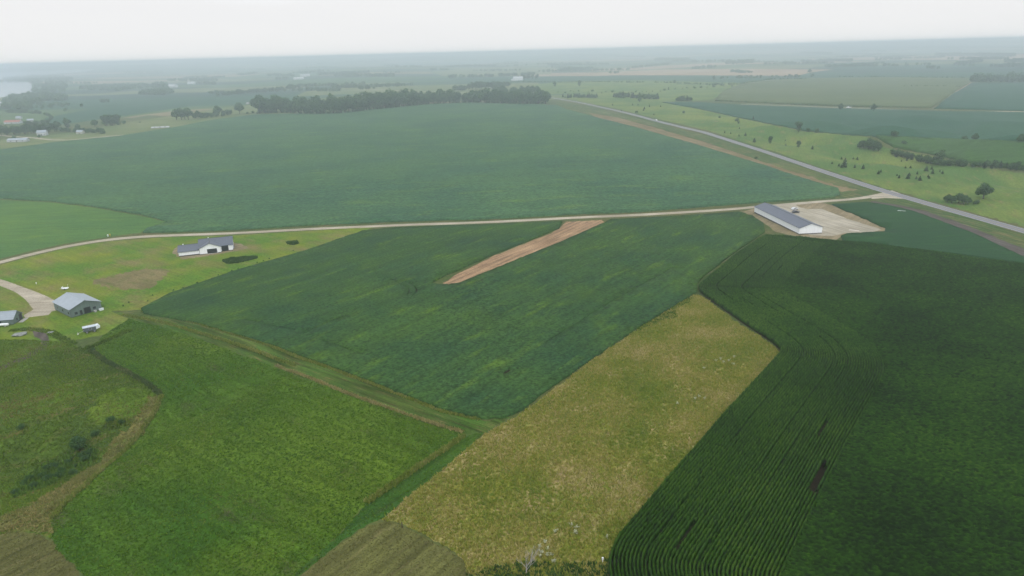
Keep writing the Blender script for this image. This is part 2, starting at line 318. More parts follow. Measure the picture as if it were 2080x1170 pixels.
BEAN_E = [(1700, 416), (1760, 412), (1800, 418), (1850, 429), (1900, 447), (1975, 475), (2070, 520), (2300, 620), (2080, 540), (1900, 514), (1760, 496), (1712, 490), (1708, 481), (1720, 476), (1797, 472), (1797, 465), (1745, 441), (1700, 424), (1682, 417)]
FALLOW = [(1407, 600), (1422, 600), (1500, 656), (1572, 704), (1583, 716), (1478, 835), (1378, 950), (1296, 1047), (1246, 1103), (1232, 1145), (1234, 1230), (960, 1230), (962, 1170), (945, 1140), (900, 1108), (850, 1078), (800, 1058), (775, 1056), (830, 1010), (900, 955), (985, 880), (1062, 838), (1180, 749), (1300, 667)]
MOWN_C = [(540, 1240), (608, 1170), (690, 1105), (750, 1066), (790, 1058), (830, 1075), (900, 1110), (945, 1142), (960, 1170), (962, 1240)]
HAY = [(262, 648), (330, 664), (430, 698), (560, 748), (700, 800), (850, 855), (942, 882), (925, 898), (840, 955), (745, 1022), (690, 1085), (600, 1165), (540, 1240), (200, 1240), (178, 1172), (130, 1130), (104, 1092), (108, 1050), (140, 1012), (190, 970), (245, 920), (290, 870), (318, 832), (325, 802), (300, 780), (250, 752), (215, 735), (190, 712), (210, 680)]
STRIP = [(946, 884), (985, 878), (900, 952), (830, 1008), (775, 1054), (745, 1066), (688, 1105), (604, 1172), (540, 1242), (530, 1242), (600, 1165), (690, 1085), (745, 1022), (840, 955), (925, 898)]
TRACK = [(225, 632), (290, 640), (400, 660), (560, 708), (760, 783), (900, 838), (985, 856), (1040, 846), (985, 880), (942, 882), (850, 855), (700, 800), (560, 748), (430, 698), (330, 664), (262, 648)]
MOWN_L = [(-200, 1110), (0, 1086), (40, 1078), (80, 1085), (110, 1105), (150, 1145), (185, 1200), (200, 1260), (-200, 1260)]
RAVINE = [(-200, 690), (0, 690), (60, 690), (130, 695), (190, 712), (215, 735), (250, 752), (300, 780), (325, 802), (318, 832), (290, 870), (245, 920), (190, 970), (140, 1012), (108, 1050), (104, 1092), (40, 1078), (0, 1086), (-200, 1110)]
LAWN = [(-200, 565), (0, 538), (60, 522), (130, 505), (220, 490), (330, 482), (470, 478), (640, 468), (760, 461), (735, 471), (620, 511), (480, 551), (345, 598), (287, 629), (225, 632), (262, 648), (210, 680), (130, 695), (0, 690), (-200, 690)]
PAST = [(1125, 196), (1250, 220), (1330, 240), (1430, 263), (1560, 304), (1660, 338), (1790, 380), (1900, 410), (2080, 460), (2400, 540), (2400, 380), (2080, 352), (1960, 335), (1900, 318), (1800, 300), (1760, 278), (1640, 268), (1500, 240), (1420, 222), (1340, 207), (1250, 198), (1180, 190)]
PAST2 = [(1100, 192), (1180, 190), (1250, 198), (1340, 207), (1445, 203), (1480, 185), (1560, 175), (1500, 168), (1300, 163), (1150, 165), (1080, 172)]
R = []          # (object name, outline, material, label, crop height or None, crop material)
def reg(name, poly, mat, label, crop=None, cropmat=None, cropname=None): R.append(dict(name=name, poly=poly, mat=mat, label=label, crop=crop, cropmat=cropmat, cropname=cropname))
_hq = smooth_line([G(*p)[:2] for p in HW], 8, 6); _hn = normals(_hq)
M['paint'] = plain('road_paint', (.55, .55, .52), .7, .2, .1, .5); M['paint_y'] = plain('yellow_road_paint', (.45, .33, .08), .7, .2, .1, .5)
for off_, wd_, mt_, lb_ in ((3.45, .24, 'paint', 'white edge line on the far side of the highway'), (-3.45, .24, 'paint', 'white edge line on the near side of the highway'), (0, .26, 'paint_y', 'yellow centre line of the highway')):
    c_ = _hq+_hn*off_; reg('road_marking', np.r_[c_+_hn*wd_/2, (c_-_hn*wd_/2)[::-1]], mt_, lb_)
reg('road', buffer_line(HW, 8.2, 8), 'asphalt', 'straight grey asphalt highway running past the fields on the right')
reg('junction', P([(1772, 396), (1812, 386.5), (1835, 396), (1852, 405), (1800, 402), (1770, 404)], 6), 'gravel', 'gravel mouth where the farm lane meets the highway')
reg('lane', buffer_line(LANE, 5.6, 4), 'gravel', 'pale gravel lane crossing between the two big bean fields')
reg('driveway', buffer_line(DRIVE, 4.6, 2, 8, [(0, 1), (.7, 1.1), (.9, 2.0), (1, 2.4)]), 'gravel', 'gravel driveway curving to the grey green shed')
reg('forecourt', P([(48, 640), (80, 622), (104, 634), (98, 640), (60, 644), (52, 650)], 5, .1), 'gravel', 'worn gravel between the two metal sheds')
reg('yard', P([(1572, 416), (1614, 414.5), (1624, 421), (1640, 425), (1668, 424), (1720, 444), (1790, 466), (1775, 471), (1712, 474), (1690, 479), (1645, 478), (1560, 440)], 8, .25), 'yard', 'wide pale gravel yard beside the long white shed')
reg('yard_edge', P([(1500, 432), (1530, 424), (1572, 415), (1614, 414), (1670, 411), (1690, 417), (1745, 440), (1798, 463), (1797, 471), (1720, 476), (1700, 487), (1640, 483), (1600, 477), (1570, 468), (1555, 455), (1530, 440)], 8, .5), 'dirt', 'brown bare dirt around the gravel yard')
reg('dirt_strip', P([(898, 575), (912, 581), (960, 565), (1000, 550), (1070, 521), (1142, 491), (1190, 470), (1230, 453), (1222, 446.5), (1185, 449), (1150, 450), (1141, 460), (1120, 474), (1080, 489), (1000, 521), (930, 556)], 8, .4), 'straw', 'bare straw brown dirt strip cut into the front bean field')
reg('house_pad', P([(350, 511), (354, 505), (372, 498), (440, 493), (468, 491), (492, 496), (505, 504), (480, 510), (448, 516), (408, 522), (366, 527)], 4, .6), 'dirt', 'bare dirt pad around the new white house')
reg('worn_patch', P([(190, 570), (225, 560), (280, 548), (330, 545), (345, 552), (320, 575), (300, 588), (240, 586), (205, 582)], 4, 1.3), 'worn', 'worn brown patch in the lawn near the house')
reg('muddy_path', P([(66, 672), (92, 676), (100, 692), (96, 706), (70, 722), (30, 740), (-20, 760), (-60, 780), (-60, 768), (20, 735), (60, 716), (84, 702), (84, 690), (70, 684)], 6, .2), 'mud', 'dark muddy cattle path winding below the sheds')
for ln, wd_ in (([(488, 650), (540, 661), (600, 673)], .6), ([(640, 690), (690, 705), (730, 722)], .6), ([(615, 682), (670, 655), (712, 640)], .5), ([(1022, 762), (1038, 752)], 1.6), ([(800, 575), (826, 582), (838, 592), (826, 603)], .5), ([(790, 570), (836, 578), (852, 592), (834, 608)], .5), ([(1105, 700), (1250, 610), (1370, 545)], .35)):
    reg('wheel_track', buffer_line(ln, wd_, 3, 3), 'soil', 'dark wheel track in the front bean field')
reg('bean_field', P(BEAN_N, 9, .35), 'soil', 'soil under the big bean field beyond the lane', .85, 'bean_n', ('soybean_crop', 'blue green soybean crop of the big field beyond the lane'))
reg('bean_field', P(BEAN_S, 9, .15), 'soil', 'soil under the front bean field', .8, 'bean_s', ('soybean_crop', 'dark green soybean crop of the field around the bare strip'))
reg('bean_field', P(BEAN_E, 9, .15), 'soil', 'soil under the small bean field by the yard', .8, 'bean_e', ('soybean_crop', 'dark green soybean crop between gravel yard and highway'))
reg('corn_field', P(CORN, 9, .1), 'soil', 'soil under the near corn field')
reg('fallow_field', P(FALLOW, 9, .35), 'fallow', 'tan and green weedy fallow field between beans and corn')
reg('mown_ground', P(MOWN_C, 9, .2), 'mown', 'mown brown grass corner at the bottom of the picture')
reg('hay_field', P(HAY, 9, .2), 'hay', 'bright green hay field in the near left')
reg('grass_strip', P(STRIP, 9, .15), 'strip', 'narrow green strip between hay field and fallow field')
reg('grass_track', P(TRACK, 9, .15), 'track', 'rutted grass track along the front bean field')
reg('mown_ground', P(MOWN_L, 9, .2), 'mown', 'mown brown grass in the bottom left corner')
RIM = [(327, 802), (318, 834), (290, 872), (245, 922), (190, 972), (140, 1014), (106, 1052), (103, 1090), (60, 1078), (0, 1084), (-80, 1090), (-80, 1060), (0, 1050), (60, 1025), (130, 985), (200, 940), (222, 900), (260, 870), (290, 835), (300, 805)]
FLOOR = [(175, 850), (195, 815), (230, 790), (290, 790), (310, 806), (292, 835), (250, 850), (205, 862)]
reg('ravine', P(RIM, 8, .8), 'rim', 'tan grass rim along the lower edge of the ravine')
reg('ravine', P(FLOOR, 8, .8), 'floor', 'brighter green grass at the upper end of the ravine')
reg('ravine', P(RAVINE, 9, .2), 'ravine', 'grassy ravine on the near left')
reg('hay_field', P(HAY_W, 9, .3), 'hay_w', 'pale green hay field left of the lane')
reg('lawn', P(LAWN, 9, .2), 'lawn', 'yellow green lawn around house and sheds')
reg('mud_strip', P([(1770, 408), (1830, 417), (1885, 430), (1985, 466), (2085, 508), (2300, 600), (2300, 625), (2070, 521), (1975, 476), (1900, 448), (1850, 430), (1800, 419), (1768, 412)], 8, .5), 'mud', 'strip of dark wet soil between beans and highway verge')
reg('verge', P([(1808, 400), (1880, 414), (1980, 444), (2080, 476), (2300, 542), (2300, 600), (2085, 508), (1985, 466), (1885, 430), (1830, 417), (1775, 408)], 8, .3), 'verge', 'grassy verge along the near highway')
reg('dry_verge', P([(1195, 229), (1260, 240), (1340, 262), (1430, 288), (1540, 325), (1640, 358), (1705, 378), (1745, 386), (1710, 390), (1640, 368), (1540, 334), (1400, 291), (1275, 256), (1215, 241)], 8, .8), 'tan', 'tan dry grass between the big bean field and the highway')
reg('verge', P([(1100, 205), (1160, 210), (1250, 230), (1330, 250), (1430, 275), (1560, 317), (1660, 350), (1775, 388), (1770, 396), (1740, 402), (1690, 404), (1640, 368), (1540, 334), (1400, 291), (1275, 256), (1150, 223), (1120, 213)], 8, .5), 'verge', 'green verge between highway and big bean field')
reg('corn_field', P([(1778, 279), (1850, 282), (2080, 292), (2400, 305), (2400, 372), (2080, 346), (1960, 330), (1900, 316), (1815, 300)], 9, .4), 'soil', 'soil under the corn beyond the pasture', 2.2, 'corn_far', ('corn_crop', 'green corn crop beyond the pasture tree belt'))
reg('pasture', P(PAST, 9, 1.0), 'pasture', 'hilly pasture east of the highway')
reg('gravel_road', buffer_line([(1505, 211.5), (1600, 214.5), (1700, 218.5), (1800, 221.5), (2080, 227), (2400, 234)], 7, 15, 2), 'yard', 'far straight gravel road across the fields on the right')
reg('bean_field', P([(1340, 208), (1420, 208), (1500, 213), (1700, 220.5), (2080, 229), (2400, 236), (2400, 304), (2080, 291), (1850, 281), (1760, 277), (1640, 267), (1500, 239), (1420, 221)], 9, 1), 'soil', 'soil under the far bean field', .8, 'bean_far', ('soybean_crop', 'teal green soybean crop between pasture and far gravel road'))
reg('bean_field', P([(1897, 221), (1935, 192), (1975, 168.5), (2080, 168), (2400, 170), (2400, 232), (2080, 225.5)], 9, 1), 'soil', 'soil under the far right bean field', .8, 'bean_far', ('soybean_crop', 'teal green soybean crop in front of the dark wood'))
reg('corn_field', P([(1452, 205), (1600, 212), (1700, 216), (1890, 220), (1930, 192), (1968, 170), (1974, 160), (1800, 158.5), (1640, 160), (1520, 166), (1470, 186)], 9, 1), 'soil', 'soil under the far corn field', 2.4, 'olive_far', ('corn_crop', 'olive corn crop behind the far gravel road'))
reg('pasture', P(PAST2, 9, 1.0), 'pasture', 'rough pasture beyond the tree belt')
reg('stubble_field', P([(1120, 153), (1200, 148), (1350, 141), (1500, 140), (1695, 141), (1650, 146.5), (1618, 154), (1400, 153)], 9), 'stubble', 'tan stubble field far away')
reg('stubble_field', P([(1640, 119.5), (1850, 114), (2080, 110), (2400, 110), (2400, 121), (1900, 122), (1640, 122)], 9), 'stubble', 'thin tan field near the horizon')
reg('stubble_field', P([(870, 146), (960, 138), (1125, 136), (1120, 150), (1000, 156), (900, 154)], 9), 'margin', 'faint brown field behind the wood')
reg('water', P([(-700, 158), (-300, 155), (0, 147.5), (120, 143), (198, 139.5), (175, 145), (105, 151), (60, 156.5), (10, 162.5), (40, 165.5), (64, 168), (66, 188), (30, 193), (0, 198), (-300, 214), (-700, 230)], 10, 3), 'water', 'pale lake at the upper left')
reg('water', P([(-60, 212), (0, 206.5), (18, 208), (15, 215), (0, 218), (-60, 222)], 6, 1), 'water', 'small inlet of the lake')
reg('water', P([(322, 129.6), (362, 127.5), (356, 130.5), (325, 131.5)], 6, 1), 'water', 'distant sliver of water')
reg('farm_road', buffer_line([(-60, 266), (20, 277), (70, 280), (105, 284), (140, 284.5), (185, 280), (260, 273.5)], 6, 8, 2), 'gravel', 'pale farm road at the far edge of the bean field')
reg('farm_road', buffer_line([(700, 183.5), (760, 181.5), (880, 186.5), (960, 188)], 9, 20, 2), 'gravel', 'thin pale road behind the long wood')
reg('meadow', P([(-300, 330), (-300, 292), (0, 285), (90, 275), (200, 264), (255, 252), (345, 240), (500, 232), (640, 224), (720, 222), (640, 232), (520, 234), (430, 246), (350, 261), (240, 278), (100, 292), (0, 306)], 9, 1), 'margin', 'yellowish meadow edge beyond the big bean field')
reg('meadow', P([(180, 262), (260, 248), (345, 236), (470, 216), (560, 208), (600, 204), (760, 190), (940, 193), (1000, 200), (900, 205), (700, 220), (500, 230), (350, 242), (260, 256)], 9, 1), 'margin', 'olive meadow behind the tree belt')
reg('bean_field', P([(90, 240), (180, 222), (300, 209), (440, 199), (440, 208), (330, 224), (250, 236), (150, 250), (100, 256)], 9, 1), 'bean_far', 'teal field behind the near meadow')
reg('meadow', P([(600, 196), (620, 186), (700, 178), (900, 172), (1090, 168), (1120, 178), (1110, 192), (950, 192), (760, 188)], 9, 1), 'margin', 'meadow behind the long wood')
print('regions', len(R))

# points of the sheet: rings around the viewpoint, finer near and in view
rr = [8.0, 40.0]
while rr[-1] < 14500: rr.append(rr[-1]*1.034)
pts = [(0.0, 0.0)]
for r_ in rr:
    a = -46.0
    while a <= 46.0:
        pts.append((r_*math.sin(rad(a)), r_*math.cos(rad(a)))); a += 1.0
    a = 52.0
    while a <= 308: pts.append((r_*math.sin(rad(a)), r_*math.cos(rad(a)))); a += 8.0
for gx in np.arange(-175, -95, 3.0):     # the ravine
    for gy in np.arange(120, 240, 3.0): pts.append((gx+random.random(), gy+random.random()))
for gx in np.arange(230, 700, 11.0):     # the pasture ridges
    for gy in np.arange(360, 1000, 11.0): pts.append((gx+4*random.random(), gy+4*random.random()))
ng = len(pts); edges = []
for q in R:
    b0 = len(pts); n = len(q['poly']); pts += [tuple(p) for p in q['poly']]
    edges += [(b0+i, b0+(i+1) % n) for i in range(n)]
res = delaunay_2d_cdt([Vector(p) for p in pts], edges, [], 0, 1e-3)
V2 = np.array([(p[0], p[1]) for p in res[0]]); T = np.array([f for f in res[2]], int)
print('cdt', len(V2), len(T))
VZ = hgt(V2[:, 0], V2[:, 1])
cx = V2[T].mean(axis=1); own = np.full(len(T), -1)
ar = np.abs((V2[T[:, 1], 0]-V2[T[:, 0], 0])*(V2[T[:, 2], 1]-V2[T[:, 0], 1])-(V2[T[:, 2], 0]-V2[T[:, 0], 0])*(V2[T[:, 1], 1]-V2[T[:, 0], 1]))
T = T[ar > 1e-4]; cx = cx[ar > 1e-4]; own = own[ar > 1e-4]
for i, q in enumerate(R):
    free = np.nonzero(own < 0)[0]; own[free[inside(q['poly'], cx[free, 0], cx[free, 1])]] = i
def sheet(name, mask, mat, off=0.0, jit=0.0, skirt=0.0):
    t_ = T[mask]; u, inv = np.unique(t_, return_inverse=True); f = inv.reshape(-1, 3)
    v_ = np.c_[V2[u], VZ[u]+off+(rng.normal(0, jit, len(u)) if jit else 0)]
    if skirt:
        e = {}
        for a_, b_, c_ in f:
            for p_, q_ in ((a_, b_), (b_, c_), (c_, a_)):
                if (q_, p_) in e: del e[(q_, p_)]
                else: e[(p_, q_)] = 1
        E_ = np.array(list(e.keys())); n0 = len(v_); low = v_.copy(); low[:, 2] -= skirt
        v_ = np.r_[v_, low]; f = np.r_[f, np.c_[E_[:, 1], E_[:, 0], E_[:, 0]+n0], np.c_[E_[:, 1], E_[:, 0]+n0, E_[:, 1]+n0]]
    return np_mesh(name, v_, f, mat)
far = np.hypot(cx[:, 0], cx[:, 1]) > 1500
for nm, msk, mt, lb in (('ground', (own < 0) & ~far, 'ground', 'grassland between the fields'), ('farmland', (own < 0) & far, 'farmland', 'hazy patchwork of far fields out to the horizon')):
    tag(sheet(nm, msk, M[mt]), lb, None, None, 'structure')
for i, q in enumerate(R):
    msk = own == i
    if not msk.any(): print('EMPTY', q['name'], q['label']); continue
    tag(sheet(q['name'], msk, M[q['mat']]), q['label'], None, None, 'structure')
    if q['crop']: tag(sheet(q['cropname'][0], msk, M[q['cropmat']], q['crop'], 0.05, q['crop']+0.3), q['cropname'][1], 'crop', None, 'stuff')
print('land done')
#E3
# ---------------------------------------------------------------- corn rows
A = dict(co=plain('leaf_base', (.02, .05, .01)))
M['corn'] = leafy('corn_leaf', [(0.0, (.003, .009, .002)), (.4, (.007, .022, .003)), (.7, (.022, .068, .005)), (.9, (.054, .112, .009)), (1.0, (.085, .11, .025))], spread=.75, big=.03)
corn_poly = P(CORN, 12)
edge = smooth_line([G(*p)[:2] for p in [(1553, 475, 2.2), (1500, 509, 2.2), (1432, 563, 2.2), (1418, 580, 1), (1422, 596), (1500, 651), (1570, 698), (1587, 714), (1580, 727), (1480, 835), (1380, 950), (1300, 1045), (1250, 1103), (1236, 1140), (1236, 1180), (1262, 1250)]], .6, 14)
rows = []; q = edge; NHEAD = 42; SP = .76
for k in range(NHEAD):
    n = normals(q); q = q+n*(SP if k else .35)
    q = smooth_line(q, .6, 3); rows.append((k, q))
skip_rows = set(); low_rows = {9, 22, 27}
bare = P([(1641, 1004), (1656, 1012), (1674, 962), (1679, 948), (1669, 946), (1655, 972)], 20)
ce, se = math.cos(A_C), math.sin(A_C); cen = corn_poly.mean(axis=0)
inner_edge = rows[-1][1]
head_poly = np.r_[edge, inner_edge[::-1]]
for k in range(-330, 331):
    u = np.arange(-260, 420, .62)
    x = cen[0]+u*ce-k*SP*se; y = cen[1]+u*se+k*SP*ce
    keep = (x > -20) & (x < 330) & (y > 60) & (y < 420)
    x, y = x[keep], y[keep]
    if not len(x): continue
    ok = inside(corn_poly, x, y) & ~inside(head_poly, x, y) & (x < 0.78*y+48)
    if not ok.any(): continue
    idx = np.nonzero(ok)[0]; cut = np.nonzero(np.diff(idx) > 1)[0]
    for s_ in np.split(idx, cut+1):
        if len(s_) > 2: rows.append((5000+k, np.c_[x[s_], y[s_]]))
V_, F_, A_ = [], [], []; nb = 0; LV, LA = [], []
for k, q in rows:
    if k in skip_rows: continue
    keep = np.ones(len(q), bool)
    if k < 1000:
        keep = inside(corn_poly, q[:, 0], q[:, 1]) if k > 2 else keep
        if k in (15, 32): keep &= (np.sin(q[:, 1]*.045+k) < .985)
    elif (k % 53) == 7: keep &= (np.sin(q[:, 0]*.03+k) < .6)
    keep &= ~inside(bare, q[:, 0], q[:, 1])
    n = len(q); nn = normals(q); z = hgt(q[:, 0], q[:, 1])
    top = 2.15+rng.normal(0, .16, n)+.18*np.sin(q[:, 0]*.11)*np.sin(q[:, 1]*.13)
    wd = .27+rng.normal(0, .035, n)
    if k in low_rows: top = top-1.0+.9*(np.sin(q[:, 1]*.06+k*2) > .75); wd = wd*.7
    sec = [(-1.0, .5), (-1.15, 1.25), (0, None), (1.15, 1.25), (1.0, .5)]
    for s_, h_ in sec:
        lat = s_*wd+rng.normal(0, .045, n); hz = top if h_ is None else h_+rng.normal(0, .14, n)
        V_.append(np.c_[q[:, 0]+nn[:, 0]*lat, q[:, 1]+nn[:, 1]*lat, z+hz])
        A_.append(np.clip(((.86 if h_ is None else .56) if k < 1000 else (.64 if h_ is None else .36))+rng.normal(0, .18, n), 0, 1))  # crests lighter, row sides darker: shade of the gaps put into the colour
    i = np.nonzero(keep[:-1] & keep[1:])[0]
    for s_ in range(4):
        a = nb+s_*n+i; F_.append(np.c_[a, a+1, a+1+n, a+n])
    nb += 5*n
    # arching leaves and tassels standing out of the row
    i = np.nonzero(keep)[0]; c0 = q[i]; zt = (z+top)[i]; rg = np.hypot(c0[:, 0], c0[:, 1])
    for rep in range(3):
        a = rng.uniform(0, 6.283, len(i)); ln = rng.uniform(.25, .6, len(i)); ox = rng.uniform(-.3, .3, (len(i), 2)); dd = np.c_[np.cos(a), np.sin(a)]; pp = np.c_[-np.sin(a), np.cos(a)]
        b0_ = c0+ox; zz = zt-.15+rng.uniform(-.2, .2, len(i))
        v0 = np.c_[b0_+pp*.05, zz]; v1 = np.c_[b0_-pp*.05, zz]; v2 = np.c_[b0_+dd*ln[:, None], zz+rng.uniform(.0, .45, len(i))]
        LV.append(np.stack([v0, v1, v2], 1).reshape(-1, 3)); LA.append(np.repeat(np.clip((.76 if k < 1000 else .70)+rng.normal(0, .17, len(i)), 0, 1), 3))
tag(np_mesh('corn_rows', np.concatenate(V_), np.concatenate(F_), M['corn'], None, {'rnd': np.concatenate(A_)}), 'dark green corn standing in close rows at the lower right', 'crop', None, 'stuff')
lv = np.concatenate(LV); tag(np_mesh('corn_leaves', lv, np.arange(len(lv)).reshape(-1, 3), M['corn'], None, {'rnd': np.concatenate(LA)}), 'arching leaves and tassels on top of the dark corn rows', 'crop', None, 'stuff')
print('corn', nb, len(lv))

# ---------------------------------------------------------------- tufts of grass and weeds
def tufts(name, poly, dens, hgt_, wid, mat, label, n_bl=3, lean=.5, mask=None, rmax=400, base_attr=None):
    x0, y0 = poly.min(axis=0); x1, y1 = poly.max(axis=0); n = int((x1-x0)*(y1-y0)*dens)
    x = rng.uniform(x0, x1, n); y = rng.uniform(y0, y1, n)
    ok = inside(poly, x, y) & (np.hypot(x, y) < rmax) & (np.abs(x) < .80*y+25)
    if mask is not None: ok &= mask(x, y)
    x, y = x[ok], y[ok]; n = len(x); z = hgt(x, y); V, Av = [], []
    size = rng.uniform(.6, 1.3, n); rv = rng.uniform(0, 1, n)
    for k in range(n_bl):
        a = rng.uniform(0, 6.283, n); b_ = rng.uniform(0, 6.283, n)
        bx = x+rng.normal(0, wid*.4, n); by = y+rng.normal(0, wid*.4, n); h_ = hgt_*size*rng.uniform(.6, 1.2, n); wd = wid*size*.5
        v0 = np.c_[bx-np.cos(a)*wd, by-np.sin(a)*wd, z-.03]; v1 = np.c_[bx+np.cos(a)*wd, by+np.sin(a)*wd, z-.03]
        v2 = np.c_[bx+np.cos(b_)*lean*h_+np.cos(a)*wd*.5, by+np.sin(b_)*lean*h_+np.sin(a)*wd*.5, z+h_]
        V.append(np.stack([v0, v1, v2], 1).reshape(-1, 3)); Av.append(np.repeat(np.clip(rv+rng.normal(0, .12, n), 0, 1), 3))
    v = np.concatenate(V); print(name, n)
    return tag(np_mesh(name, v, np.arange(len(v)).reshape(-1, 3), mat, None, {'rnd': np.concatenate(Av)}), label, 'grass', None, 'stuff')
reg_of = {q['label']: q['poly'] for q in R}
T_FAL = leafy('weed_tufts', [(0, (.085, .145, .018)), (.33, (.165, .205, .028)), (.6, (.25, .23, .055)), (.82, (.35, .29, .13)), (1, (.44, .37, .20))], big=.04, spread=.42)
T_HAY = leafy('hay_tufts', [(0, (.028, .070, .008)), (.45, (.056, .120, .010)), (.8, (.096, .160, .014)), (1, (.10, .105, .035))], big=.06, spread=.6)
T_RAV = leafy('ravine_tufts', [(0, (.036, .068, .012)), (.35, (.070, .120, .012)), (.65, (.115, .175, .018)), (.85, (.14, .12, .04))], big=.035, spread=.4)
T_STR = leafy('tall_grass', [(0, (.075, .12, .016)), (.5, (.14, .18, .030)), (1, (.27, .24, .09))], big=.1, spread=.6)
T_MOW = leafy('mown_tufts', [(0, (.062, .066, .020)), (.5, (.10, .10, .030)), (1, (.15, .13, .06))], big=.1, spread=.6)
p = reg_of['tan and green weedy fallow field between beans and corn']; tufts('weeds', p, 5.5, .55, .34, T_FAL, 'tan and green weeds covering the fallow field', 4, .6)
p = reg_of['bright green hay field in the near left']; tufts('hay_grass', p, 3.6, .28, .38, T_HAY, 'leafy green growth of the near hay field', 3, .9)
RIMW = reg_of['tan grass rim along the lower edge of the ravine']; FLOW = reg_of['brighter green grass at the upper end of the ravine']
p = reg_of['grassy ravine on the near left']; tufts('ravine_grass', p, 4.0, .40, .36, T_RAV, 'rough grass in the ravine', 3, .7, lambda x, y: ~inside(RIMW, x, y) & ~inside(FLOW, x, y))
tufts('rim_grass', RIMW, 4, .5, .36, leafy('rim_tufts', [(0, (.09, .12, .03)), (.5, (.17, .16, .05)), (1, (.26, .21, .09))], big=.08), 'tan tufts on the lower rim of the ravine', 3, .7)
tufts('ravine_grass', FLOW, 3.5, .3, .36, T_RAV, 'bright green tufts at the upper end of the ravine', 3, .8)
p = reg_of['mown brown grass corner at the bottom of the picture']; tufts('stubble_grass', p, 4.0, .13, .25, T_MOW, 'short mown stubble at the bottom of the picture', 3, .9)
p = reg_of['mown brown grass in the bottom left corner']; tufts('stubble_grass', p, 4.0, .13, .25, T_MOW, 'short mown stubble in the bottom left corner', 3, .9)
p = reg_of['narrow green strip between hay field and fallow field']; tufts('strip_grass', p, 4, .2, .3, T_HAY, 'short green grass of the strip beside the fallow field', 3, .8)
def band(px, wdt, dens, h_, wd_, mat, label, name='tall_grass', n_bl=4):
    poly = buffer_line(px, wdt, 2, 2); return tufts(name, poly, dens, h_, wd_, mat, label, n_bl, .35)
band([(1215/1.0*0+944, 884), (925, 898), (840, 956), (745, 1021)], 1.6, 14, .8, .4, T_STR, 'tall yellow green grass along the right edge of the hay field')
band([(560, 742), (700, 797), (850, 850), (940, 878)], 1.1, 14, .55, .35, leafy('dry_tall_grass', [(0, (.14, .135, .045)), (1, (.30, .26, .11))]), 'dry tan tall grass line along the rutted track')
band([(290, 632), (400, 656), (560, 706), (760, 781), (900, 836), (975, 853)], 1.3, 12, .55, .35, T_STR, 'green tall grass line between rutted track and front bean field')
band([(250, 640), (330, 655), (450, 690), (600, 742)], 1.2, 14, .7, .4, T_STR, 'green tall grass line in the middle of the rutted track')
band([(185, 712), (215, 735), (250, 752), (300, 780), (326, 802)], 1.6, 10, .7, .5, leafy('fence_weeds', [(0, (.035, .065, .020)), (.6, (.060, .095, .028)), (1, (.16, .15, .07))]), 'dark weeds along the upper right rim of the ravine')
band([(327, 803), (318, 834), (290, 872), (245, 922), (190, 972), (140, 1014), (107, 1052)], 1.3, 16, .65, .4, T_STR, 'yellow green grass along the curved lower rim of the ravine')
band([(165, 712), (215, 693), (262, 672)], 2.5, 7, .8, .5, T_RAV, 'weedy green row right of the wagon')
band([(20, 672), (50, 668), (95, 672), (130, 690), (150, 700)], 3.0, 4, .6, .5, T_RAV, 'weeds around the muddy path')
def patch(px, dens, h_, wd_, mat, label, name='weeds'): return tufts(name, P(px, 8, .3), dens, h_, wd_, mat, label, 4, .4)
DK = leafy('dark_weeds', [(0, (.020, .050, .012)), (.6, (.040, .085, .018)), (1, (.075, .13, .025))], big=.3)
patch([(452, 530), (470, 524), (520, 521), (522, 525), (490, 533), (462, 536)], 9, .8, .6, DK, 'dark green weed patch in front of the white house')
patch([(1290, 668), (1340, 640), (1395, 608), (1408, 604), (1400, 615), (1372, 628), (1380, 645), (1350, 650), (1320, 662), (1300, 672)], 5, .5, .5, T_HAY, 'bright green patch at the upper tip of the fallow field', 'grass_patch')
patch([(583, 492), (592, 488), (604, 490), (606, 495), (596, 498), (586, 496)], 9, .9, .6, DK, 'round dark weed patch in the lawn right of the house')
patch([(945, 1165), (1000, 1150), (1100, 1140), (1180, 1148), (1236, 1135), (1240, 1190), (940, 1200)], 3, .7, .5, DK, 'dark green weeds below the dead tree')
patch([(20, 1000), (60, 960), (110, 930), (170, 905), (200, 920), (185, 945), (140, 965), (80, 995), (30, 1012)], 1.6, 1.0, .9, leafy('brush', [(0, (.05, .10, .015)), (.6, (.08, .15, .02)), (1, (.12, .19, .03))], big=.5), 'thick green brush in the bottom of the ravine', 'brush')
patch([(202, 868), (240, 852), (268, 850), (262, 864), (225, 874)], 4, 1.0, .6, T_RAV, 'low brush beside the small ravine shrubs', 'brush')
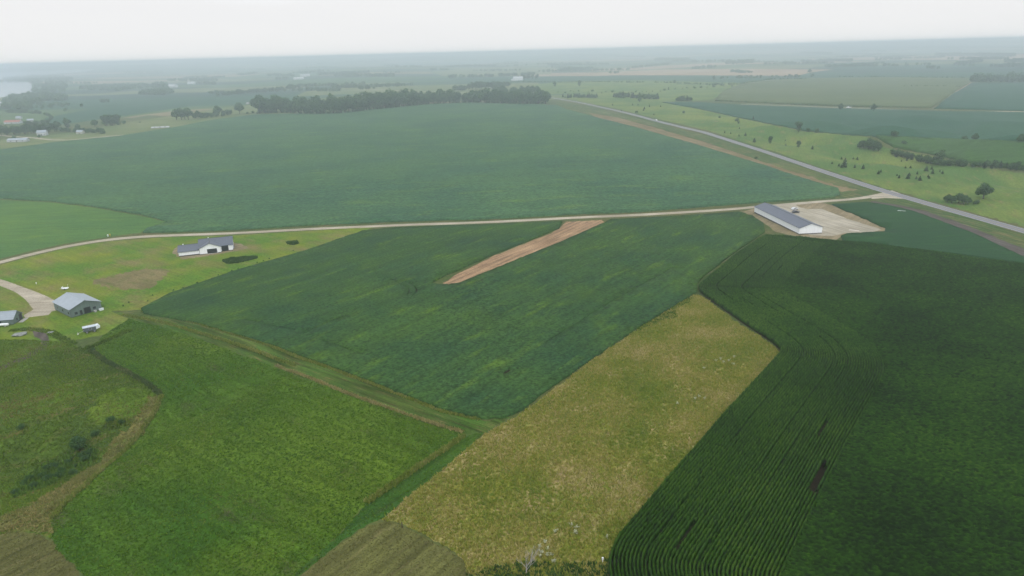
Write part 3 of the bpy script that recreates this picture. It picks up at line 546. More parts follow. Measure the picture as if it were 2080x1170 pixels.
# pale flowering weeds, one by one
WH = leafy('pale_flower', [(0, (.26, .28, .17)), (1, (.46, .46, .32))])
fv = []
for i, (px, py) in enumerate([(1096, 1111), (1106, 1104), (1113, 1116), (1100, 1125), (1097, 1132), (1113, 1130), (1120, 1129), (1170, 1085), (1171, 1073), (1233, 1093), (1124, 1144), (1463, 731), (1480, 735), (1470, 738), (1491, 727), (1455, 735), (1490, 742), (1430, 750), (1412, 812), (1420, 808), (1432, 812), (1375, 822), (1128, 1082), (1160, 1068)]):
    g = G(px, py); n = 14; r_ = rng.normal(0, .24, (n, 2)); z = np.abs(rng.normal(.6, .2, n)); a = rng.uniform(0, 6.28, n); s_ = rng.uniform(.10, .24, n)
    v = np.r_[[[0, 0, -.05]], np.stack([np.c_[r_[:, 0]-np.cos(a)*s_, r_[:, 1]-np.sin(a)*s_, z], np.c_[r_[:, 0]+np.cos(a)*s_, r_[:, 1]+np.sin(a)*s_, z], np.c_[r_[:, 0]-np.sin(a)*s_, r_[:, 1]+np.cos(a)*s_, z+s_*.5]], 1).reshape(-1, 3)]
    i3 = 1+3*np.arange(n); fw_ = np.r_[np.c_[i3, i3+1, i3+2], np.c_[np.zeros(n, int), i3, i3+2]]
    o = np_mesh('flowering_weed', v, fw_, WH, None, {'rnd': rng.uniform(0, 1, len(v))}); o.location = g
    grp = 'pale weeds near the dead tree' if py > 1060 else 'pale weeds in the upper fallow field'
    tag(o, 'pale flowering weed clump in the fallow field near the dead tree' if py > 1060 else 'pale flowering weed clump in the upper fallow field beside the corn', 'weed', grp)
#E4
# ---------------------------------------------------------------- trees
def crown_mesh(name, lobes, nleaf, leaf, mat, flat_=.35):
    """many leaf-clump faces through the volume of several lobes; every lobe (cx, cy, cz, rx, ry, rz)"""
    vol = np.array([l[3]*l[4]*l[5] for l in lobes])**.67; vol /= vol.sum(); V, A_ = [], []
    for (cx_, cy_, cz_, rx, ry, rz), fr in zip(lobes, vol):
        n = max(6, int(nleaf*fr)); d = rng.normal(0, 1, (n, 3)); d /= np.linalg.norm(d, axis=1)[:, None]
        r_ = rng.uniform(.45, 1.0, n)**.5*(1+.12*np.sin(d[:, 0]*7+d[:, 2]*5)); c = np.c_[cx_+d[:, 0]*rx*r_, cy_+d[:, 1]*ry*r_, cz_+d[:, 2]*rz*r_]
        nn = d+rng.normal(0, .7, (n, 3)); nn[:, 2] += flat_; nn /= np.linalg.norm(nn, axis=1)[:, None]
        a = np.cross(nn, rng.normal(0, 1, (n, 3))); a /= np.linalg.norm(a, axis=1)[:, None]; b_ = np.cross(nn, a); s_ = (leaf*rng.uniform(.6, 1.3, n))[:, None]
        V.append(np.stack([c-a*s_, c-b_*s_*.7, c+a*s_, c+b_*s_*.7], 1).reshape(-1, 3)); A_.append(np.repeat(np.clip(rng.uniform(.2, .8)+rng.normal(0, .16, n), 0, 1), 4))
    v = np.concatenate(V); me = np_mesh(name, v, np.arange(len(v)).reshape(-1, 4), mat, None, {'rnd': np.concatenate(A_)})
    return me
BARK = plain('bark', (.075, .060, .045), .95, .05, .25, 3); DEAD = plain('bleached_wood', (.36, .34, .32), .9, .1, .2, 4)
LF = leafy('tree_leaf', [(0, (.020, .052, .024)), (.5, (.040, .090, .028)), (1, (.080, .145, .036))], big=.4, spread=.75)
LJ = leafy('juniper_leaf', [(0, (.010, .026, .012)), (.5, (.018, .042, .016)), (1, (.032, .062, .022))], big=.5, spread=.75)
def trunk_mb(h, r0, limbs):
    mb = MB(); mb.tube((0, 0, -.3), (.02*h, .01*h, h*.45), r0, r0*.65, 7); mb.tube((.02*h, .01*h, h*.45), (0, .02*h, h*.8), r0*.65, r0*.2, 6)
    for _ in range(limbs):
        a = random.uniform(0, 6.28); z0 = random.uniform(.22, .5)*h; l_ = random.uniform(.2, .34)*h
        mb.tube((.01*h, 0, z0), (math.cos(a)*l_, math.sin(a)*l_, z0+random.uniform(.15, .35)*h), r0*.4, r0*.1, 5)
    return mb
def make_tree(kind, label, group=None):
    """ten metres tall, scaled where it stands"""
    nm, cat = {'tree': ('leafy_tree', 'tree'), 'round': ('leafy_tree', 'tree'), 'juniper': ('juniper', 'juniper'), 'shrub': ('shrub', 'shrub')}[kind]
    root = empty(nm, (0, 0, 0), 0, label, cat, group); lobes = []
    if kind == 'tree':
        lobes = [(0, 0, 6.6, 2.3, 2.3, 2.6)]
        for i in range(7):
            a = i*.9+random.uniform(-.3, .3); r_ = random.uniform(1.3, 2.4); lobes.append((math.cos(a)*r_, math.sin(a)*r_, random.uniform(3.6, 8.0), random.uniform(1.2, 1.9), random.uniform(1.2, 1.9), random.uniform(1.1, 1.7)))
        lobes += [(random.uniform(-1, 1), random.uniform(-1, 1), 8.8, 1.3, 1.3, 1.2), (0, 0, 3.0, 2.2, 2.2, 1.5)]; crown, tm = crown_mesh('crown', lobes, 900, .42, LF), trunk_mb(9, .28, 5)
    elif kind == 'round':
        lobes = [(0, 0, 5.6, 3.6, 3.6, 3.4)]+[(math.cos(i*1.05)*2.6, math.sin(i*1.05)*2.6, random.uniform(3.4, 6.5), 1.8, 1.8, 1.9) for i in range(6)]+[(0.5, 0, 8.4, 2.0, 2.0, 1.4)]; crown, tm = crown_mesh('crown', lobes, 1000, .5, LF), trunk_mb(8, .35, 5)
    elif kind == 'juniper':
        lobes = [(0, 0, .8+i*1.15, 2.6-.29*i, 2.6-.29*i, 1.3) for i in range(8)]; crown, tm = crown_mesh('crown', lobes, 520, .40, LJ), trunk_mb(8, .22, 3)
    else:
        lobes = [(random.uniform(-3, 3), random.uniform(-2.4, 2.4), random.uniform(2.2, 5.5), 3.0, 2.8, 2.9) for i in range(6)]; crown, tm = crown_mesh('crown', lobes, 620, .55, LF), trunk_mb(5, .2, 5)
    crown.parent = root; tm.build('trunk', BARK, root); return root
def proto_set(kind, n): return [make_tree(kind, 'x', 'x') for _ in range(n)]
PROTO = {k: proto_set(k, n) for k, n in (('tree', 4), ('round', 3), ('juniper', 3), ('shrub', 3))}
used = set()
def plant(kind, pos, h, label, group=None, wide=1.0):
    ps = PROTO[kind]; i = random.randrange(len(ps)); root = ps[i]
    if (kind, i) in used: root = copy_tree(root)
    used.add((kind, i)); root.location = (pos[0], pos[1], pos[2]-.1); s_ = h/10.0
    root.scale = (s_*wide*random.uniform(.9, 1.1), s_*wide*random.uniform(.9, 1.1), s_); root.rotation_euler = (0, 0, random.uniform(0, 6.28)); root['label'] = label
    if group: root['group'] = group
    elif 'group' in root: del root['group']
    return root
def along(px, t):
    d = [0]
    for a, b in zip(px, px[1:]): d.append(d[-1]+math.hypot(a[0]-b[0], a[1]-b[1]))
    s_ = t*d[-1]
    return float(np.interp(s_, d, [p[0] for p in px])), float(np.interp(s_, d, [p[1] for p in px]))
def belt(px, n, h, hv, kind, label, group, depth=0, wide=1.0, jit=2.0):
    for i in range(n):
        p_ = along(px, (i+.5+random.uniform(-.35, .35))/n); g = G(*p_); dd = random.uniform(0, depth); x, y = g[0]+random.gauss(0, jit*.4), g[1]+dd+random.gauss(0, jit*.3)
        kd = kind if isinstance(kind, str) else random.choice(kind); hh = h(p_[0]) if callable(h) else h
        plant(kd, (x, y, float(hgt(x, y))), max(1.0, hh*random.uniform(1-hv, 1+hv)), label, group, wide)
WL = [(520, 231), (575, 229), (640, 232), (690, 231), (760, 223), (850, 214), (950, 208), (1040, 211), (1112, 211)]
belt(WL, 62, lambda x: 21 if 570 < x < 640 else (21 if x < 700 else (26 if x < 850 else 19)), .28, ('tree', 'round'), 'leafy green tree in the long wood along the far edge of the big bean field', 'trees of the long wood', 4, 1.15)
belt(WL, 64, lambda x: 25 if 570 < x < 640 else (28 if x < 860 else 24), .28, ('tree', 'round'), 'leafy green tree in the long wood along the far edge of the big bean field', 'trees of the long wood', 35, 1.15)
belt(WL, 50, 7, .3, 'shrub', 'low bush at the foot of the long wood along the big bean field', 'bushes at the foot of the long wood', 2, 1.5)
belt([(1000, 203), (1050, 200), (1105, 203)], 16, 19, .2, ('tree', 'round'), 'leafy green tree in the long wood along the far edge of the big bean field', 'trees of the long wood', 45, 1.1)
belt([(355, 244), (390, 243)], 4, 20, .1, 'round', 'tall round tree at the left end of the short tree row behind the bean field', 'tall trees at the left end of the short row', 4, 1.0)
belt([(392, 241), (432, 239), (470, 233)], 12, 12, .2, ('tree', 'shrub'), 'low bushy tree in the short row behind the bean field', 'low trees of the short row', 6, 1.2)
plant('round', G(443, 235), 19, 'medium round tree in the middle of the short row behind the bean field')
plant('round', G(487, 231), 22, 'tallest round tree at the right end of the short row behind the bean field')
plant('round', G(536, 229), 19, 'lone round tree between the short row and the long wood')
belt([(500, 231), (520, 230), (560, 229)], 5, 6, .3, 'shrub', 'small bush at the gap between the short row and the long wood', 'bushes in the gap', 3)
belt([(442, 196.5), (500, 191), (560, 186), (612, 180)], 34, 13, .2, ('tree', 'round'), 'hazy tree in the straight belt beyond the teal field', 'trees of the hazy straight belt', 18, 1.2)
belt([(950, 184), (1000, 181), (1035, 178)], 16, 20, .2, ('tree', 'round'), 'hazy tree in the grove behind the right part of the long wood', 'trees of the grove behind the long wood', 60, 1.1)
belt([(1000, 190), (1050, 192), (1095, 191)], 14, 18, .2, ('tree', 'round'), 'hazy tree just behind the right end of the long wood', 'trees behind the right end of the long wood', 40, 1.1)
belt([(728, 183.5), (760, 182)], 5, 13, .2, 'round', 'small hazy tree by the thin pale road behind the long wood', 'trees by the thin pale road', 10)
belt([(1046, 163), (1058, 162.5), (1095, 160.5)], 9, 18, .2, ('tree', 'round'), 'hazy tree around the far white farm building', 'trees around the far white farm building', 20)
belt([(8, 275), (50, 273), (85, 270), (118, 267)], 20, 14, .12, ('tree', 'round'), 'dark tree in the hedge row behind the left farm houses', 'trees of the left hedge row', 6, 1.1)
belt([(118, 267.5), (160, 270), (212, 272)], 15, 8, .15, ('shrub', 'tree'), 'low dark tree in the right part of the left hedge row', 'low trees of the left hedge row', 5, 1.2)
plant('round', G(117, 263), 14, 'round tree standing above the left hedge row'); plant('tree', G(139, 262), 18, 'tall slim tree standing above the left hedge row'); plant('round', G(159, 264), 10, 'small round tree standing above the left hedge row')
plant('round', G(193, 258), 13, 'lone round tree left of the dark square grove')
belt([(210, 257), (234, 255)], 7, 18, .05, ('tree', 'round'), 'tree of the dark square grove on the meadow', 'trees of the dark square grove', 14, 1.1)
plant('shrub', G(241, 254), 7, 'bush just right of the dark square grove'); plant('shrub', G(252, 252), 8, 'farther bush right of the dark square grove'); plant('shrub', G(284, 249), 3, 'small lone bush on the meadow right of the grove')
belt([(14, 230), (60, 230), (90, 233), (105, 241), (98, 249), (75, 254), (45, 256)], 34, 8, .2, ('shrub', 'tree'), 'bushy tree of the curved hedge around the farmstead', 'trees of the curved hedge', 6, 1.2)
plant('shrub', G(30, 283), 6, 'round bush left of the low farm house at the left edge'); plant('shrub', G(79, 279), 6, 'round bush beside the small white farm house'); plant('round', G(3, 275), 16, 'big dark tree at the left edge of the picture')
plant('shrub', G(133, 226), 9, 'lone bush on the teal field near the lake wood')
belt([(118, 217), (132, 212), (145, 219)], 3, 8, .2, 'shrub', 'bush in the meadow below the lake wood', 'bushes below the lake wood', 10)
# east side
for (px, py, h, k, lb) in [
    (1924, 411, 5.5, 'round', 'rounded tree at the left end of the tree clump in the near pasture'), (1933, 413, 5.5, 'round', 'second rounded tree from the left in the tree clump of the near pasture'),
    (1947, 412, 7, 'round', 'tallest rounded tree in the middle of the tree clump in the near pasture'), (1957, 415, 6.5, 'round', 'rounded tree low in the right part of the tree clump in the near pasture'),
    (1966, 415, 5, 'round', 'small rounded tree at the right end of the tree clump in the near pasture'), (1981, 414, 4, 'shrub', 'low bush between the tree clump and the big lone tree'),
    (1997, 404, 11, 'round', 'big spreading lone tree in the near pasture beside the tree clump'), (1621, 301, 8, 'tree', 'lone dark tree standing on the pasture slope above the highway'),
    (1622, 269, 13, 'tree', 'tall sparse tree at the edge of the pasture and the far bean field'), (1641, 268, 6, 'shrub', 'small bush right of the tall sparse tree at the pasture edge'), (1658, 269, 7, 'shrub', 'round bush farther right of the tall sparse tree at the pasture edge'),
    (1564, 293, 9, 'tree', 'greyish tree on the pasture near the highway'), (1715, 340, 9, 'juniper', 'tall pointed juniper with bushes at its foot on the near pasture'),
    (1299, 208, 15, 'tree', 'dark tree at the left tip of the far bean field'), (1707, 224, 11, 'round', 'round tree beside the far gravel road left of the white truck'), (1774, 226, 12, 'round', 'broad tree beside the far gravel road right of the white truck'),
    (1817, 278, 8, 'shrub', 'bush standing in the far bean field above the pasture trees'), (1837, 295, 6, 'shrub', 'bush at the near edge of the corn beyond the pasture'), (1959, 285, 7, 'shrub', 'faint bush left of a darker one at the corn edge'), (1979, 287, 8, 'round', 'round dark bush at the corn edge on the right'), (2073, 291, 9, 'round', 'round dark tree at the right edge of the picture'),
    (1907, 333, 13, 'tree', 'tall thin tree rising above the pasture tree belt'), (1535, 323, 3, 'shrub', 'dark bush in the dry grass between highway and bean field'), (1292, 230, 5, 'shrub', 'low bush beside the highway near the white car'),
    (1496, 246, 6, 'shrub', 'dark bush on the pasture crest'), (1500, 251, 4, 'shrub', 'small bush just under the bush on the pasture crest'), (1389, 230, 6, 'shrub', 'dark bush at the near edge of the far bean field'), (1462, 240, 4, 'shrub', 'small bush at the pasture crest left of a darker bush'),
    (1370, 169, 10, 'round', 'lone tree on the line between stubble field and rough pasture'), (1127, 177, 17, 'tree', 'tall tree left of another one behind the highway bend'), (1177, 176, 18, 'tree', 'tall tree right of another one behind the highway bend'), (1644, 149, 16, 'round', 'lone tree in the tan stubble field'),
    (162, 915, 5.0, 'round', 'dark round bush in the middle of the ravine'), (195, 884, 2.6, 'shrub', 'small dark bush right above the round bush of the ravine'), (225, 856, 2.4, 'shrub', 'slim bush at the upper right of the ravine'), (248, 862, 2.0, 'shrub', 'low bush right of the slim ravine bush'), (42, 872, 2.2, 'shrub', 'small green bush on the left slope of the ravine'), (188, 712, 1.6, 'shrub', 'low dark bush below the farm wagon'), (178, 925, 2.5, 'shrub', 'small bush at the upper end of the ravine brush')]:
    plant(k, G(px, py), h, lb, None, 1.15 if px > 1900 and py > 400 else 1.0)
for px, py, s_ in [(1736, 341, 3), (1753, 343, 4), (1784, 354, 3.6), (1789, 350, 2.6), (1839, 342, 2.4), (1849, 342, 2.6), (1826, 362, 3), (1822, 357, 1.8), (1844, 363, 4.5), (1847, 357, 3), (1863, 354, 2.6), (1861, 364, 2.8), (1868, 367, 4.2), (1881, 348, 5), (1892, 345, 3.2), (1894, 353, 4), (1885, 360, 2.4), (1887, 363, 2.6), (1914, 353, 3), (1690, 333, 2.4), (1709, 324, 3), (1733, 324, 2.6), (1741, 325, 3.4), (1831, 328, 2.2), (1842, 327, 3.4), (1595, 287, 2.5), (1596, 296, 2.6), (1650, 303, 4), (1909, 349, 2), (1704, 338, 3), (1709, 341, 3.5)]:
    plant('juniper', G(px, py), s_, 'small dark juniper scattered on the near pasture slope', 'junipers on the near pasture slope', 1.5)
for px, py, s_ in [(1309, 222, 5), (1307, 225, 4), (1319, 217, 4), (1342, 217, 3), (1296, 214, 4), (1285, 214, 4), (1244, 214, 4), (1328, 234, 3), (1263, 226, 3), (1502, 262, 3), (1472, 270, 3), (1484, 272, 2.6), (1514, 276, 4), (1501, 277, 2.6), (1532, 289, 5), (1530, 243, 5)]:
    plant('juniper', G(px, py), s_, 'small dark juniper scattered on the middle pasture beside the highway', 'junipers on the middle pasture', 1.5)
belt([(1145, 200), (1180, 199), (1220, 199.5)], 22, 9, .35, ('juniper', 'shrub'), 'dark juniper of the left thicket beyond the highway', 'junipers of the left thicket', 50, 1.3)
belt([(1250, 199), (1300, 201), (1342, 202)], 34, 10, .35, ('juniper', 'shrub'), 'dark juniper of the middle thicket beyond the highway', 'junipers of the middle thicket', 60, 1.3)
belt([(1377, 205), (1408, 205.5)], 12, 9, .3, ('juniper', 'shrub'), 'dark juniper of the right thicket beyond the highway', 'junipers of the right thicket', 30, 1.3)
belt([(1130, 190), (1300, 190), (1500, 176)], 30, 5, .4, ('juniper', 'shrub'), 'tiny juniper on the rough far pasture', 'junipers on the rough far pasture', 90, 1.3)
belt([(1757, 309), (1775, 310), (1794, 309)], 9, 9.5, .25, ('tree', 'round', 'juniper'), 'dark tree of the left group in the pasture tree belt', 'trees of the left belt group', 18, 1.0)
belt([(1815, 318), (1840, 322), (1870, 328), (1902, 334)], 24, 6.5, .2, ('tree', 'round', 'juniper'), 'dark tree of the middle group in the pasture tree belt', 'trees of the middle belt group', 6, 1.2)
belt([(1905, 334), (1960, 339), (2020, 344), (2110, 352)], 34, 5.5, .25, ('juniper', 'tree', 'shrub'), 'dark tree of the right group in the pasture tree belt', 'trees of the right belt group', 5, 1.2)
for px, py in [(596, 510), (547, 526), (535, 530), (522, 534), (484, 546), (471, 550), (474, 554), (443, 559), (400, 575), (372, 585), (352, 590), (310, 600), (262, 615), (250, 622), (300, 612)]:
    plant('shrub', G(px, py), .9, 'tiny planted sapling in the lawn along the front bean field', 'saplings along the front bean field', 1.0)
for px, py in [(30, 1002), (48, 985), (66, 990), (84, 968), (100, 975), (112, 950), (128, 958), (140, 940), (152, 948), (165, 928), (176, 936), (60, 972), (95, 952), (186, 918), (120, 968), (150, 962)]:
    plant('shrub', G(px, py), random.uniform(1.6, 2.4), 'low green shrub in the brush along the ravine bottom', 'shrubs of the ravine brush', 1.3)
# woods that read as one mass
def hedge(px, wd_, h): return (('h', px, wd_), 1/26, h)
def woodland(areas, label):
    base = crown_mesh('tmp', [(0, 0, 6, 3.2, 3.2, 3.4), (1.6, 1, 4, 2.4, 2.4, 3), (-1.6, -.8, 4.4, 2.4, 2.4, 3), (0, 1.5, 3, 3, 3, 2.4)], 90, 1.1, LF); me = base.data
    bv = np.empty(len(me.vertices)*3, np.float32); me.vertices.foreach_get('co', bv); bv = bv.reshape(-1, 3); bpy.data.objects.remove(base); bpy.data.meshes.remove(me); V, A_ = [], []
    for px, dens, h in areas:
        if px[0] == 'w':
            c_, s0 = math.cos(rad(px[5])), math.sin(rad(px[5])); hl, hw_ = px[3]/2, px[4]/2; poly = np.array([(px[1]+u_*c_-v_*s0, px[2]+u_*s0+v_*c_) for u_, v_ in ((-hl, -hw_), (hl, -hw_), (hl, hw_), (-hl, hw_))])
        elif px[0] == 'h': poly = buffer_line(px[1], px[2], 20, 2)
        else: poly = P(px, 15, 0)
        x0, y0 = poly.min(axis=0); x1, y1 = poly.max(axis=0); n = min(4000, int((x1-x0)*(y1-y0)*dens)); x = rng.uniform(x0, x1, n); y = rng.uniform(y0, y1, n); ok = inside(poly, x, y)
        for a, b_ in zip(x[ok], y[ok]):
            s_ = h/10*random.uniform(.7, 1.2); t_ = random.uniform(0, 6.28); c, q_ = math.cos(t_), math.sin(t_); V.append(np.c_[(bv[:, 0]*c-bv[:, 1]*q_)*s_*1.3+a, (bv[:, 0]*q_+bv[:, 1]*c)*s_*1.3+b_, bv[:, 2]*s_+float(hgt(a, b_))]); A_.append(np.full(len(bv), random.uniform(.2, .8))+rng.normal(0, .1, len(bv)))
    v = np.concatenate(V); print('wood', len(V)); tag(np_mesh('woodland', v, np.arange(len(v)).reshape(-1, 4), LF, None, {'rnd': np.concatenate(A_)}), label, 'wood', None, 'stuff')
woodland([([(2, 222), (10, 205), (24, 199), (62, 192), (132, 196), (138, 204), (100, 206), (70, 212), (60, 226)], 1/300, 14), ([(64, 190), (67, 168), (48, 166), (4, 164), (8, 160), (40, 157), (66, 155), (128, 155), (150, 160), (136, 178), (132, 192)], 1/700, 16),
          ([(66, 226), (70, 214), (100, 210), (140, 212), (120, 222), (90, 224)], 1/900, 9)], 'hazy blue green wood on the shore of the lake')
woodland([([(160, 184), (165, 178), (240, 174), (300, 174), (330, 176), (240, 186)], 1/900, 14), ([(287, 193), (305, 186), (345, 184), (350, 190), (330, 194)], 1/300, 16), ([(310, 180), (318, 172), (340, 172), (340, 182)], 1/500, 18)], 'hazy woods right of the lake')
woodland([([(1970, 166.8), (1985, 162.5), (2300, 161.5), (2300, 167.8)], 1/170, 19)], 'dark straight edged wood at the right edge of the picture')
woodland([([(1133, 145.5), (1140, 142.5), (1200, 141), (1200, 143.8)], 1/400, 18), ([(1330, 123.5), (1335, 121), (1400, 121.5), (1400, 123.5)], 1/900, 20), ([(1468, 131), (1480, 127.5), (1530, 126), (1530, 128.5), (1500, 131)], 1/900, 19), ([(1200, 144), (1215, 143), (1215, 144)], 1/600, 10)], 'far dark groves above the stubble field')
far_w = []
for (x0, y0, x1, n, h) in [(680, 154, 800, 90, 16), (540, 153, 600, 40, 14), (340, 163, 440, 50, 14), (400, 170, 440, 30, 14), (560, 160, 590, 18, 14), (1120, 112, 1260, 70, 18), (1250, 115, 1310, 40, 18), (1625, 107.5, 1690, 50, 18), (1750, 103, 1800, 40, 18), (1180, 101, 1340, 60, 18), (700, 125, 780, 40, 16), (820, 116, 920, 40, 18), (1900, 112, 2060, 30, 16), (560, 128, 690, 50, 16), (1400, 97, 1600, 60, 20), (900, 122, 990, 30, 16), (240, 146, 330, 40, 14), (0, 134.5, 220, 90, 18), (1690, 123, 1730, 14, 14), (1010, 127, 1060, 16, 16), (470, 141, 540, 30, 15), (2040, 125, 2110, 20, 16), (1850, 96, 2080, 60, 18), (640, 184, 690, 20, 10), (920, 182, 946, 16, 14), (1060, 120, 1100, 12, 15), (200, 206, 222, 8, 9), (160, 215, 172, 5, 8), (1440, 172, 1470, 6, 8)]:
    lim = 104-(x1-1040)*.02644+3; y0 = max(y0+2, lim)
    far_w.append(([(x0, y0), (x0+2, y0-1.0), ((x0+x1)/2, y0-1.5), (x1, y0-1.0), (x1, y0+.3)], n/max(1.0, abs(G(x1, y0)[0]-G(x0, y0)[0])*(G((x0+x1)/2, y0-1.5)[1]-G((x0+x1)/2, y0)[1])*.6), h))
rl = random.Random(5)
for i in range(95):
    r_ = rl.uniform(2300, 6500)*(1 if i % 3 else .9); a_ = rad(rl.uniform(-36, 38)); x_, y_ = r_*math.sin(a_), r_*math.cos(a_)
    if (x_ < -1000 and 1900 < r_ < 3900) or (x_ > 900 and r_ < 2900): continue
    far_w.append((('w', x_, y_, rl.uniform(60, 420), rl.uniform(8, 40)*(1 if rl.random() < .8 else 3), rl.choice([0, 0, 0, 90, 10, 45])), 1/190, rl.uniform(9, 15)))
woodland([hedge([(1835, 177), (1890, 176.5), (1950, 178)], 7, 4), hedge([(1705, 156), (1800, 158), (1965, 158.5)], 8, 4), hedge([(1245, 167), (1350, 168), (1420, 172), (1500, 172.5), (1545, 166), (1570, 161), (1640, 162.5)], 9, 5), hedge([(1020, 167), (1120, 167.5), (1245, 167)], 8, 4), hedge([(1450, 205.5), (1600, 212.5), (1700, 216.5), (1890, 221)], 5, 3)], 'thin dark hedges between the far fields on the right')
woodland(far_w, 'scattered hazy groves and tree lines near the horizon')

# the dead tree, each fork drawn
g = G(1069, 1166); root = empty('dead_tree', g, 0, 'bare bleached dead tree at the bottom of the fallow field', 'tree')
tk, br = MB(), MB()
def grow(mb, p, d, l_, r_, lv):
    q = p+d*l_; mb.tube(p-d*r_*.5, q, r_, r_*.6, 5 if lv else 7)
    if lv >= 5: return
    for _ in range(3 if lv in (1, 2) else 2+(random.random() < .4)):
        nd = (d+Vector((random.gauss(0, .36), random.gauss(0, .36), random.uniform(.05, .35)))).normalized(); grow(br, q, nd, l_*random.uniform(.62, .86), r_*.56, lv+1)
root.scale = (1.25, 1.25, 1.4)
grow(tk, Vector((0, 0, -.2)), Vector((.05, 0, 1)).normalized(), 1.5, .12, 0)
for k in range(4):
    a = k*1.6; grow(br, Vector((.03, 0, .7+.2*k)), Vector((math.cos(a)*.6, math.sin(a)*.6, .8)).normalized(), 1.0, .05, 2)
tk.build('trunk', DEAD, root); br.build('branches', DEAD, root)
#E5

# ---------------------------------------------------------------- buildings
WHITE = plain('white_steel_siding', (.86, .88, .90), .45, .4, .05, .6, (1, 1, .1)); GREYROOF = plain('grey_steel_roof', (.100, .112, .142), .5, .4, .10, 1.2); GREYROOF2 = plain('pale_zinc_roof', (.30, .34, .38), .4, .4, .08, .5)
GG = plain('grey_green_siding', (.135, .180, .165), .6, .3, .10, .7, (1, 1, .2)); DARK = plain('dark_opening', (.018, .02, .024), .4, .4, .1, 2); GLASS = plain('window_glass', (.03, .04, .05), .15, .6, .1, 2); TRIM = plain('dark_trim', (.05, .055, .065), .5, .4, .1, 2); CONC = plain('concrete', (.38, .37, .35), .9, .2, .12, .8); FOUND = plain('dark_foundation', (.045, .05, .055), .9, .2, .15, 1)
def gable(root, x0, x1, y0, y1, ev, rg, axis, wmat, rmat, over=.35, found=.35, skip_roof=False):
    """walls with gables and two roof slabs; the ridge runs along axis"""
    if axis == 'y': a0, a1, b0_, b1 = x0, x1, y0, y1
    else: a0, a1, b0_, b1 = y0, y1, x0, x1
    c = (a0+a1)/2; MB().prism([(a0, found), (a1, found), (a1, ev), (c, rg-.02), (a0, ev)], axis, b0_, b1).build('wall', wmat, root)
    MB().box(x0+.04, x1-.04, y0+.04, y1-.04, -.6, found-.004).build('foundation', FOUND, root)
    sl = (rg-ev)/(c-a0); t_ = .12; z0 = ev-sl*over
    rf = MB().prism([(a0-over, z0+.03), (c, rg+.03), (a1+over, z0+.03), (a1+over, z0+.03+t_), (c, rg+.03+t_), (a0-over, z0+.03+t_)], axis, b0_-over, b1+over).build('roof', rmat, root)
    rc = MB(); rc.prism([(c-.28, rg+.10), (c, rg+.19), (c+.28, rg+.10), (c, rg+.26)], axis, b0_-over-.02, b1+over+.02).build('ridge_cap', TRIM if rmat is not GREYROOF2 else rmat, rf)
    return rf
def opening(root, nm, face, u0, u1, z0, z1, mat, d=.05, frame=None):
    """a panel set a little proud of a wall: face = (axis, position, outward sign)"""
    ax, pos, sg = face; lo, hi = sorted((pos+sg*.0, pos+sg*d))
    mb = MB().box(u0, u1, lo, hi, z0, z1) if ax == 'y' else MB().box(lo, hi, u0, u1, z0, z1)
    o = mb.build(nm, mat, root)
    if frame:
        lo, hi = sorted((pos+sg*.001, pos+sg*(d+.03))); fm = MB()
        for a, b_, c, e_ in ((u0-.1, u1+.1, z1, z1+.1), (u0-.1, u1+.1, z0-.1, z0), (u0-.1, u0, z0, z1), (u1, u1+.1, z0, z1)):
            fm.box(a, b_, lo, hi, c, e_) if ax == 'y' else fm.box(lo, hi, a, b_, c, e_)
        fm.build('frame', frame, o)
    return o
ribs(WHITE, 'X', .9, .10); ribs(GG, 'X', .9, .14); ribs(GREYROOF, 'Y', .9, .16); ribs(GREYROOF2, 'Y', .9, .12)
# long white shed beside the gravel yard
A0 = G(1623, 476.5); B0 = G(1669.4, 474); C0 = G(1528, 430.5)
ax = math.atan2(C0[1]-A0[1], C0[0]-A0[0])-math.pi/2
ax = (ax+math.atan2(B0[1]-A0[1], B0[0]-A0[0]))/2
t = empty('long_shed', (A0[0], A0[1], A0[2]), ax, 'long white metal shed with grey roof beside the gravel yard', 'shed')
gable(t, 0, 13.2, 0, 56, 3.7, 5.9, 'y', WHITE, GREYROOF, .45, .45)
for k in range(4): opening(t, 'overhead_door', ('x', 13.2, 1), 5+k*13, 9.5+k*13, .1, 3.2, plain('door_panel', (.55, .57, .6), .5), .05, TRIM)
dp = MB(); [dp.box(-.03 if k % 2 == 0 else 13.15, .05 if k % 2 == 0 else 13.23, 55.8 if k > 1 else .02, 55.98 if k > 1 else .2, .5, 3.6) for k in range(4)]
for i, (x_, y_) in enumerate([(-.06, .1), (13.26, .1), (-.06, 55.9), (13.26, 55.9)]): MB().box(x_-.05, x_+.05, y_-.08, y_+.08, .3, 3.45).build('downspout', WHITE, t)
# white house
H0 = G(363.7, 522.5); ha = math.atan2(G(448, 513)[1]-H0[1], G(448, 513)[0]-H0[0])
t = empty('farm_house', H0, ha, 'new white house with grey gabled roofs on a bare dirt pad', 'house')
gable(t, 0, 10.3, .8, 13.5, 2.5, 4.6, 'x', WHITE, GREYROOF, .45, .5)
gable(t, 10.3, 27.2, 2.2, 16.6, 3.3, 6.3, 'x', WHITE, GREYROOF, .45, .3)
gable(t, 10.32, 21.2, 0, 9.2, 3.4, 5.7, 'y', WHITE, GREYROOF, .45, .3)
opening(t, 'garage_door', ('y', 0, -1), 14.2, 19.2, .15, 2.7, DARK, .06, WHITE)
opening(t, 'garage_door', ('y', 2.2, -1), 21.5, 25.0, .15, 3.05, DARK, .06)  # dark recess of the front, its shade given as a flat dark panel
opening(t, 'window', ('y', .8, -1), 3.0, 4.4, 1.1, 2.2, GLASS, .04, WHITE) if False else None
